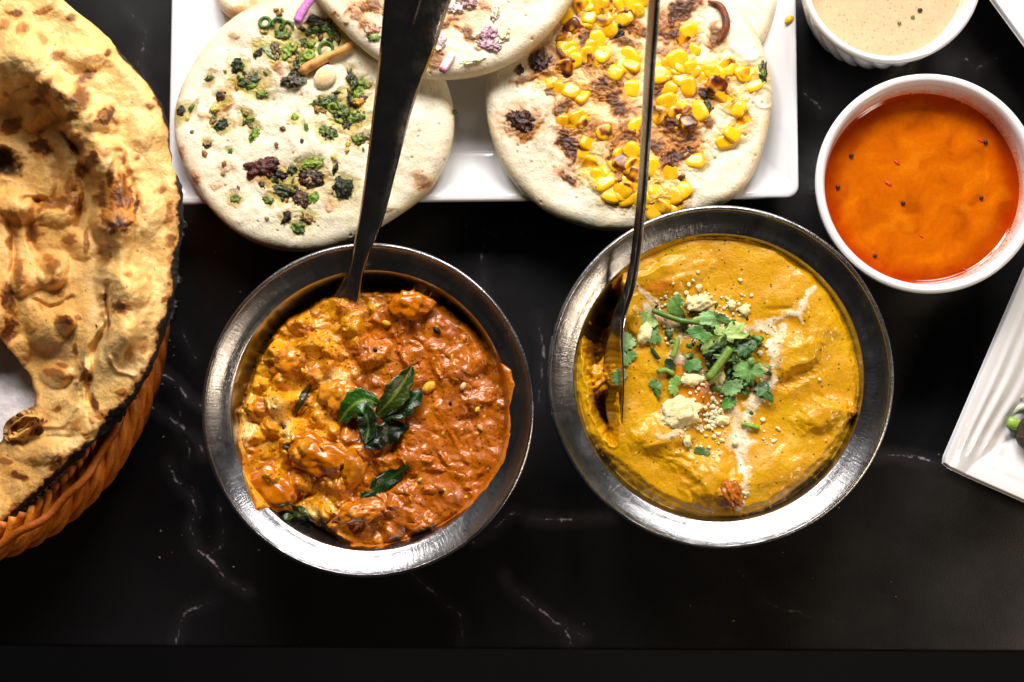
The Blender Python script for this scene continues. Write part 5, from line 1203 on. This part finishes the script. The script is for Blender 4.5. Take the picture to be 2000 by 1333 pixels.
# ------------------------------------------------------------------ basket, paper and naan
BZ = 4.7
BC = P3(-130, 600, BZ)[:2]; BRX = 446 * K(BZ); BRY = 524 * K(BZ)
def basket():
    root = empty('bread_basket', (BC[0], BC[1], 0), 'oval orange wicker basket holding the charred naan', 'basket')
    def ep(t, z, o=0.0):
        up = BRY if math.sin(t) <= 0 else 622 * K(BZ)
        k = np.interp(z, [0, 1.5, 2.6, 3.6, 4.5, 5], [.80, .88, .95, .985, .985, .965])
        return np.array([BC[0] + (BRX * k + o) * math.cos(t), BC[1] + (up * k + o) * math.sin(t), z])
    # inner shell
    n = 120; zs = [0.05, .06, 1.0, 2.2, 3.4, 4.6, 5.4]
    V = [[(BC[0], BC[1], .05)] * n]
    for z in [q for q in zs if q < 4.2]: V.append([ep(t, z, -.28) for t in np.linspace(0, 2 * math.pi, n, endpoint=False)])
    V = np.array(V); c = np.zeros((V.shape[0] * n, 3)) + lin(110, 52, 14)
    obj('inner_wall', V.reshape(-1, 3), gridfaces(len(V), n, True), M_CANE, root, np.hstack([c, np.full((len(c), 1), .6)]))
    rg = random.Random(3)
    def strand(pts, rad, colr, name='strand', flat=None):
        v, f = tube(pts, rad, 9, flat)
        cc = np.zeros((len(v), 3)) + lin(*colr)
        cc = cc * (1 + .35 * fbm(v[:, 0] * 1.0, v[:, 1] + v[:, 2], .8, 3, rg.randint(0, 999)))[:, None]
        obj(name, v, f, M_CANE, root, np.hstack([cc, np.full((len(cc), 1), .42)]))
    # level weavers
    for z, o, r in [(.4, .0, .26), (.9, .0, .26), (1.4, .02, .26), (1.9, .04, .26)]:
        strand([ep(t, z + .05 * math.sin(t * 24 + z * 9), o + .07 * math.sin(t * 30 + z * 5)) for t in np.linspace(math.radians(-95), math.radians(95), 150)], r, (160, 82, 18), 'weaver')
    # the braided border: each cane climbs out of the wall, crosses two neighbours and dives back
    K0 = 62
    for k in range(K0):
        a = math.radians(96 - 192 * k / K0)
        L = math.radians(30)
        s = np.linspace(0, 1, 26)
        jit = rg.uniform(-.05, .05)
        pts = []
        for q in s:
            z = 4.1 - 1.9 * q + jit + .12 * math.sin(q * 7)
            o = -1.0 * (1 - q) ** 2 + .40 * math.sin(math.pi * min(1, q * 1.05)) ** .8 + .10 * math.sin(q * math.pi * 3 + k * math.pi)
            pts.append(ep(a - L * q, z, o))
        strand(pts, .19 + rg.uniform(-.025, .025), [(208, 118, 28), (194, 104, 22), (216, 128, 38), (178, 92, 18)][k % 4])
    for z, o, r in [(4.3, -.3, .16), (2.35, .26, .20)]:
        strand([ep(t, z + .08 * math.sin(t * 22), o + .06 * math.cos(t * 25)) for t in np.linspace(math.radians(-98), math.radians(98), 140)], r, (162, 82, 18), 'border_strand')
basket()

def paper():
    m, nt, pr = nodes('liner_paper')
    co = objco(nt)
    nt.links.new(mixc(nt, noise(nt, co, 40, 5), (0.70, 0.62, 0.62), (0.80, 0.75, 0.76)), pr.inputs['Base Color'])
    pr.inputs['Roughness'].default_value = .6
    bump(nt, pr, noise(nt, co, 60, 4), 0.003)
    xs = np.linspace(-8.5, 3.5, 60); ys = np.linspace(-6, 4, 60)
    cx, cy = P(0, 780, 3.0)
    X, Y = np.meshgrid(xs + float(cx), ys + float(cy))
    Z = 2.3 + .25 * fbm(X, Y, 2.2, 4, 900)
    v = np.stack([X, Y, Z], -1).reshape(-1, 3); v2 = v - [0, 0, .02]
    f = gridfaces(60, 60)
    out = (((X - BC[0]) / (BRX * .84)) ** 2 + ((Y - BC[1]) / (BRY * .84)) ** 2 > 1).ravel()
    f = f[~out[f].any(1)]
    o = obj('paper_liner', np.vstack([v, v2]), np.vstack([f[:, ::-1], f + 3600]), m)
    tag(o, 'pale greasy paper lining the basket beneath the naan', 'paper')
paper()

def naan():
    ZN = 5.6
    EDGE = [(-260, -60), (-140, 40), (-100, 70), (-60, 100), (0, 124), (22, 149), (45, 180), (74, 214), (106, 236), (133, 262), (166, 292), (202, 315), (240, 328), (265, 334), (288, 332), (315, 336), (342, 345), (364, 356), (400, 358), (440, 357), (486, 352), (520, 349), (563, 345), (600, 339), (640, 326), (680, 314), (720, 299), (760, 276), (800, 247), (840, 209), (880, 168), (920, 126), (950, 94), (980, 59), (1010, 28), (1036, 0), (1070, -40), (1100, -80)]
    ey = np.array([e[0] for e in EDGE], float); ex_ = np.array([e[1] for e in EDGE], float)
    FOLD = [(100, 20), (140, 45), (166, 67), (193, 99), (234, 130), (270, 140), (288, 155), (333, 178), (373, 188), (427, 192), (486, 194), (540, 201), (600, 207), (640, 205), (698, 182), (748, 152), (790, 120)]
    fy = np.array([e[0] for e in FOLD], float); fx = np.array([e[1] for e in FOLD], float)
    ny, nx = 660, 250
    yy = np.linspace(-150, 1090, ny)
    xr = np.interp(yy, ey, ex_) + 3.0 * perlin(yy / 26.0, yy * 0 + .5, 5) + 1.2 * perlin(yy / 10.0, yy * 0 + .5, 6)
    xl = np.minimum(-150, xr - 60)
    t = np.linspace(0, 1, nx) ** .85
    px = xl[:, None] + (xr - xl)[:, None] * t[None]; py = np.repeat(yy[:, None], nx, 1)
    # work in photo-pixel layout scaled to cm at rim height, then set heights
    q = K(ZN)
    e_d = (np.interp(py, ey, ex_) - px) * q
    dxdy = np.gradient(np.interp(yy, ey, ex_), yy); e_d = e_d / np.sqrt(1 + dxdy[:, None] ** 2)
    e_d = np.maximum(e_d, 0)
    x, y = px * q, py * q
    wx = x + .2 * fbm(x, y, 1.5, 2, 901); wy = y + .2 * fbm(x, y, 1.5, 2, 902)
    wpx, wpy = wx / q, wy / q
    Fd = (px - np.interp(py, fy, fx) + 14 * fbm(x, y, 1.2, 3, 903)) * q           # right of the fold > 0
    drop = 1.45 * sstep(120, 230, py) * (1 - .75 * sstep(470, 680, py)) * sstep(800, 740, py)
    Z = np.full(px.shape, 5.5)
    strip = sstep(-.1, .25, Fd)
    Z = Z - drop * (1 - sstep(-.28, .22, Fd))
    Z = Z - .6 * sstep(-.3, -2.2, Fd) * sstep(60, 200, py)
    Z = Z + .75 * np.exp(-((Fd - .75) / .7) ** 2) * sstep(60, 200, py) * sstep(760, 640, py)
    # the lower tongue slopes in towards the paper
    hole = [(-160, 640), (0, 664), (30, 700), (56, 732), (68, 770), (68, 790), (45, 805), (27, 820), (10, 846), (0, 862), (-40, 900), (-160, 900)]
    hd, _ = pdist(px, py, hole); hin = inpoly(px, py, hole); hs = np.where(hin, hd, -hd) * q + .05 * fbm(x, y, .3, 3, 909)
    Z = Z - 1.3 * sstep(-2.6, -.2, hs) * sstep(540, 720, py)
    Z = Z - .35 * sstep(820, 1000, py)
    Z = Z + .22 * fbm(x, y, 2.0, 2, 904) + .07 * fbm(x, y, .9, 2, 905) + .018 * fbm(x, y, .38, 2, 906) + .012 * fbm(x, y, .15, 2, 907)
    # blisters
    BL_ = [(100, 528, 34, 36, .55), (48, 545, 30, 34, .45), (128, 630, 16, 26, .35), (225, 440, 40, 40, .35), (110, 730, 30, 26, .25), (30, 400, 60, 40, .4), (200, 230, 40, 30, .2), (150, 110, 60, 40, .25), (40, 100, 70, 50, .3), (250, 560, 40, 50, .25), (240, 660, 40, 40, .2), (280, 420, 40, 60, .2), (60, 210, 50, 40, .3), (80, 880, 60, 30, .2), (160, 820, 40, 30, .15), (270, 260, 34, 40, .15), (30, 690, 30, 40, .2), (90, 650, 40, 40, .2), (150, 480, 40, 30, .2), (100, 420, 40, 30, .2)]
    for k, (a, b, rx, ry, h) in enumerate(BL_):
        qd = ell(wpx, wpy, a, b, rx, ry, 0, 910 + k, .12, 40)
        Z = Z + 1.7 * h * (.75 * sstep(1.25, .1, qd) + .25 * np.sqrt(np.clip(1 - np.minimum(qd, 1) ** 2, 0, 1)))
    # creases and the gaping tear
    for pts, w, h in [([(206, 560), (204, 620), (188, 680), (176, 740), (178, 790)], .10, -.35), ([(190, 640), (170, 690), (150, 745)], .09, .22), ([(228, 300), (240, 330), (262, 352), (264, 400)], .18, -.26), ([(245, 300), (262, 330), (274, 400)], .16, .16), ([(130, 260), (155, 320), (170, 380), (150, 440)], .16, -.35), ([(80, 390), (60, 440), (70, 490)], .14, -.3), ([(0, 420), (30, 470), (20, 530)], .12, -.3), ([(215, 690), (235, 720), (260, 735)], .1, .15), ([(60, 840), (110, 830), (150, 800)], .12, .2), ([(40, 870), (80, 860), (130, 850)], .1, -.2), ([(100, 300), (120, 350), (105, 400), (60, 385)], .18, -.3), ([(70, 590), (100, 600), (140, 580)], .1, -.2)]:
        dd, tt = pdist(wpx, wpy, pts); Z = Z + h * np.exp(-(dd * q / w) ** 2)
    pit = ell(wpx, wpy, 8, 318, 36, 26, 20, 930, .35, 30); Z = Z - .8 * sstep(1.3, .4, pit)
    lip = ell(wpx, wpy, 52, 836, 30, 14, -30, 931, .3, 20); Z = Z + .35 * np.exp(-((lip - 1) / .25) ** 2) - .3 * sstep(1, .5, lip)
    # rounded outer edge
    Z = Z - .42 * (1 - np.clip(e_d / .5, 0, 1)) ** 2
    # colour
    c = np.zeros(px.shape + (3,)) + lin(234, 190, 118)
    c = paint(c, .6 * sstep(-.2, .7, fbm(wx, wy, 1.5, 4, 940)), lin(244, 214, 156))
    c = paint(c, .55 * sstep(.0, .8, fbm(wx, wy, .9, 4, 941)), lin(206, 156, 78))
    c = paint(c, .6 * sstep(.3, -1.2, Fd) * sstep(120, 260, py), lin(212, 152, 72))  # inside the fold: more amber crust, with the fold's shade painted in
    c = paint(c, .45 * sstep(.1, .6, fbm(wx, wy, .35, 3, 942)), lin(206, 158, 88)); c = paint(c, .5 * sstep(.35, .7, fbm(wx, wy, .5, 4, 943)), lin(186, 122, 52))
    SP = [(155, 186, 17, 19, 0, .7), (208, 228, 20, 17, -20, .85), (170, 150, 22, 12, 20, .7), (113, 110, 13, 10, 0, .55), (84, 172, 26, 14, 40, .7), (78, 286, 20, 22, 40, .85), (22, 246, 24, 14, 30, .75), (228, 432, 32, 24, -10, .95), (214, 385, 20, 34, 10, .9), (240, 375, 22, 34, 10, .85), (212, 340, 7, 22, 0, .8), (150, 285, 12, 26, -20, .8), (172, 318, 12, 32, -25, .85), (245, 375, 6, 40, 5, .6), (20, 585, 15, 32, 10, .85), (12, 650, 17, 42, -15, .85), (236, 606, 19, 17, 0, .75), (205, 620, 4, 34, 0, .75), (126, 628, 14, 12, 0, .85), (165, 728, 12, 24, 25, .8), (193, 798, 9, 18, 20, .8), (108, 728, 20, 9, -20, .6), (122, 712, 8, 6, 0, .6), (114, 907, 18, 12, 30, .75), (106, 794, 10, 7, 0, .6), (34, 930, 22, 8, -15, .8), (30, 993, 13, 10, 0, .6), (72, 830, 22, 12, 40, .85), (95, 518, 16, 16, 0, .6), (88, 500, 10, 8, 0, .5), (38, 535, 14, 24, 20, .6), (100, 545, 10, 8, 0, .5), (30, 430, 18, 22, 0, .55), (70, 460, 14, 16, 0, .7), (135, 470, 14, 16, 0, .65), (170, 470, 6, 28, -5, .6), (110, 395, 40, 12, 20, .6), (150, 405, 20, 14, 20, .75), (140, 360, 12, 22, -10, .6), (258, 690, 8, 14, 0, .4), (285, 680, 6, 10, 0, .4), (30, 25, 22, 10, 10, .7), (90, 20, 20, 8, 30, .5), (10, 55, 12, 10, 0, .5), (50, 60, 14, 10, 0, .5), (145, 830, 14, 8, 0, .45), (165, 850, 8, 7, 0, .4), (60, 895, 8, 8, 0, .4), (205, 490, 10, 22, 10, .6), (195, 455, 8, 14, 0, .6), (250, 530, 8, 6, 0, .35), (200, 300, 8, 8, 0, .4), (262, 400, 5, 24, -5, .85), (268, 310, 6, 5, 0, .5), (118, 195, 10, 14, 40, .7), (140, 225, 9, 18, -40, .8), (55, 640, 12, 10, 0, .4), (20, 480, 8, 12, 0, .6), (150, 400, 14, 16, 0, .7), (340, 470, 10, 16, 0, .6), (330, 420, 9, 20, 0, .55), (118, 570, 8, 6, 0, .5), (5, 900, 16, 8, -20, .6)]
    r4 = np.random.default_rng(8)
    SP += [(r4.uniform(0, 330), r4.uniform(20, 940), r4.uniform(4, 11), r4.uniform(4, 11), r4.uniform(0, 90), r4.uniform(.35, .8)) for _ in range(24)]
    for k, (a, b, rx, ry, an, s) in enumerate(SP):
        qd = ell(wpx, wpy, a, b, rx, ry, -an, 950 + k, .55, 14)
        c = paint(c, .6 * sstep(1.7, .9, qd), lin(204, 134, 52))
        c = paint(c, s * sstep(1.15, .75, qd), lin(122, 54, 12))
        c = paint(c, max(0, s - .45) * 1.7 * sstep(.95, .55, qd + .35 * fbm(x, y, .12, 3, k)), lin(44, 19, 9))
        Z = Z + .03 * sstep(1.2, .6, qd)
    s1, sid = worley(x, y, .5, 960); c = paint(c, .8 * (s1 < .06) * (sid > .9), lin(40, 24, 16))
    # burnt edge
    band = np.interp(py, [0, 90, 100, 130, 150, 190, 215, 250, 285, 300, 340, 360, 430, 470, 500, 560, 620, 700, 760, 800, 850, 950, 1036], [.01, .01, .07, .09, .05, .13, .16, .13, .10, .02, .03, .26, .3, .14, .36, .40, .42, .36, .42, .56, .34, .30, .24])
    band = .62 * band * (1 + .9 * fbm(x, y, .45, 3, 970))
    c = paint(c, .7 * sstep(1.9, 1.0, e_d / np.maximum(band, .01)), lin(168, 92, 32))
    c = paint(c, sstep(1.15, .8, e_d / np.maximum(band, .01) + .2 * fbm(x, y, .12, 3, 971)), lin(30, 24, 22))
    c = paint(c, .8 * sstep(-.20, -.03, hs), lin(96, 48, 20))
    c = paint(c, .95 * sstep(1.3, .7, pit), lin(52, 28, 14))  # opening filled with dark brown, its inner shade put into the colour
    burn = sstep(1.3, .9, e_d / np.maximum(band, .01))
    Z = Z + burn * (.03 * fbm(x, y, .18, 3, 972))
    rough = .42 - .14 * sstep(0, .6, fbm(wx, wy, .5, 3, 973)) + .1 * burn
    X, Y = P(px, py, Z)
    v = np.stack([X, Y, Z], -1).reshape(-1, 3)
    f = gridfaces(ny, nx)
    hm = (hs > 0).ravel()
    f = f[~hm[f].any(1)]
    o = obj('naan', v, f[:, ::1], M_NAAN, None, np.concatenate([c, rough[..., None]], -1).reshape(-1, 4))
    md = o.modifiers.new('thickness', 'SOLIDIFY'); md.thickness = .28 * S; md.offset = -1
    tag(o, 'large blistered naan with black charred edge folded in the basket', 'naan')
naan()

def table_crumbs():
    V, F, C, b = [], [], [], 0
    for k in range(70):
        px, py = (RNG.uniform(300, 1900), RNG.uniform(430, 1250)) if k > 25 else (RNG.uniform(300, 420), RNG.uniform(450, 1150))
        s_ = RNG.uniform(.012, .045)
        p = P3(px, py, s_ * .5)
        if min(np.hypot(*(p[:2] - BL)), np.hypot(*(p[:2] - BR))) < 3.0: continue
        v, f, n = blob(p, (s_, s_ * .7, s_ * .6), RNG.uniform(0, 180), k, .3, 2)
        V.append(v); F.append(f + b); b += len(v); C.append(np.zeros((len(v), 3)) + lin(*[(200, 170, 120), (120, 80, 40), (170, 160, 150)][k % 3]))
    C = np.vstack(C)
    tag(obj('bread_crumbs', np.vstack(V), np.vstack(F), M_CHEESE, None, np.hstack([C, np.full((len(C), 1), .6)])), 'tiny pale crumbs and dust specks on the black marble', 'crumbs', kind='stuff')
table_crumbs()
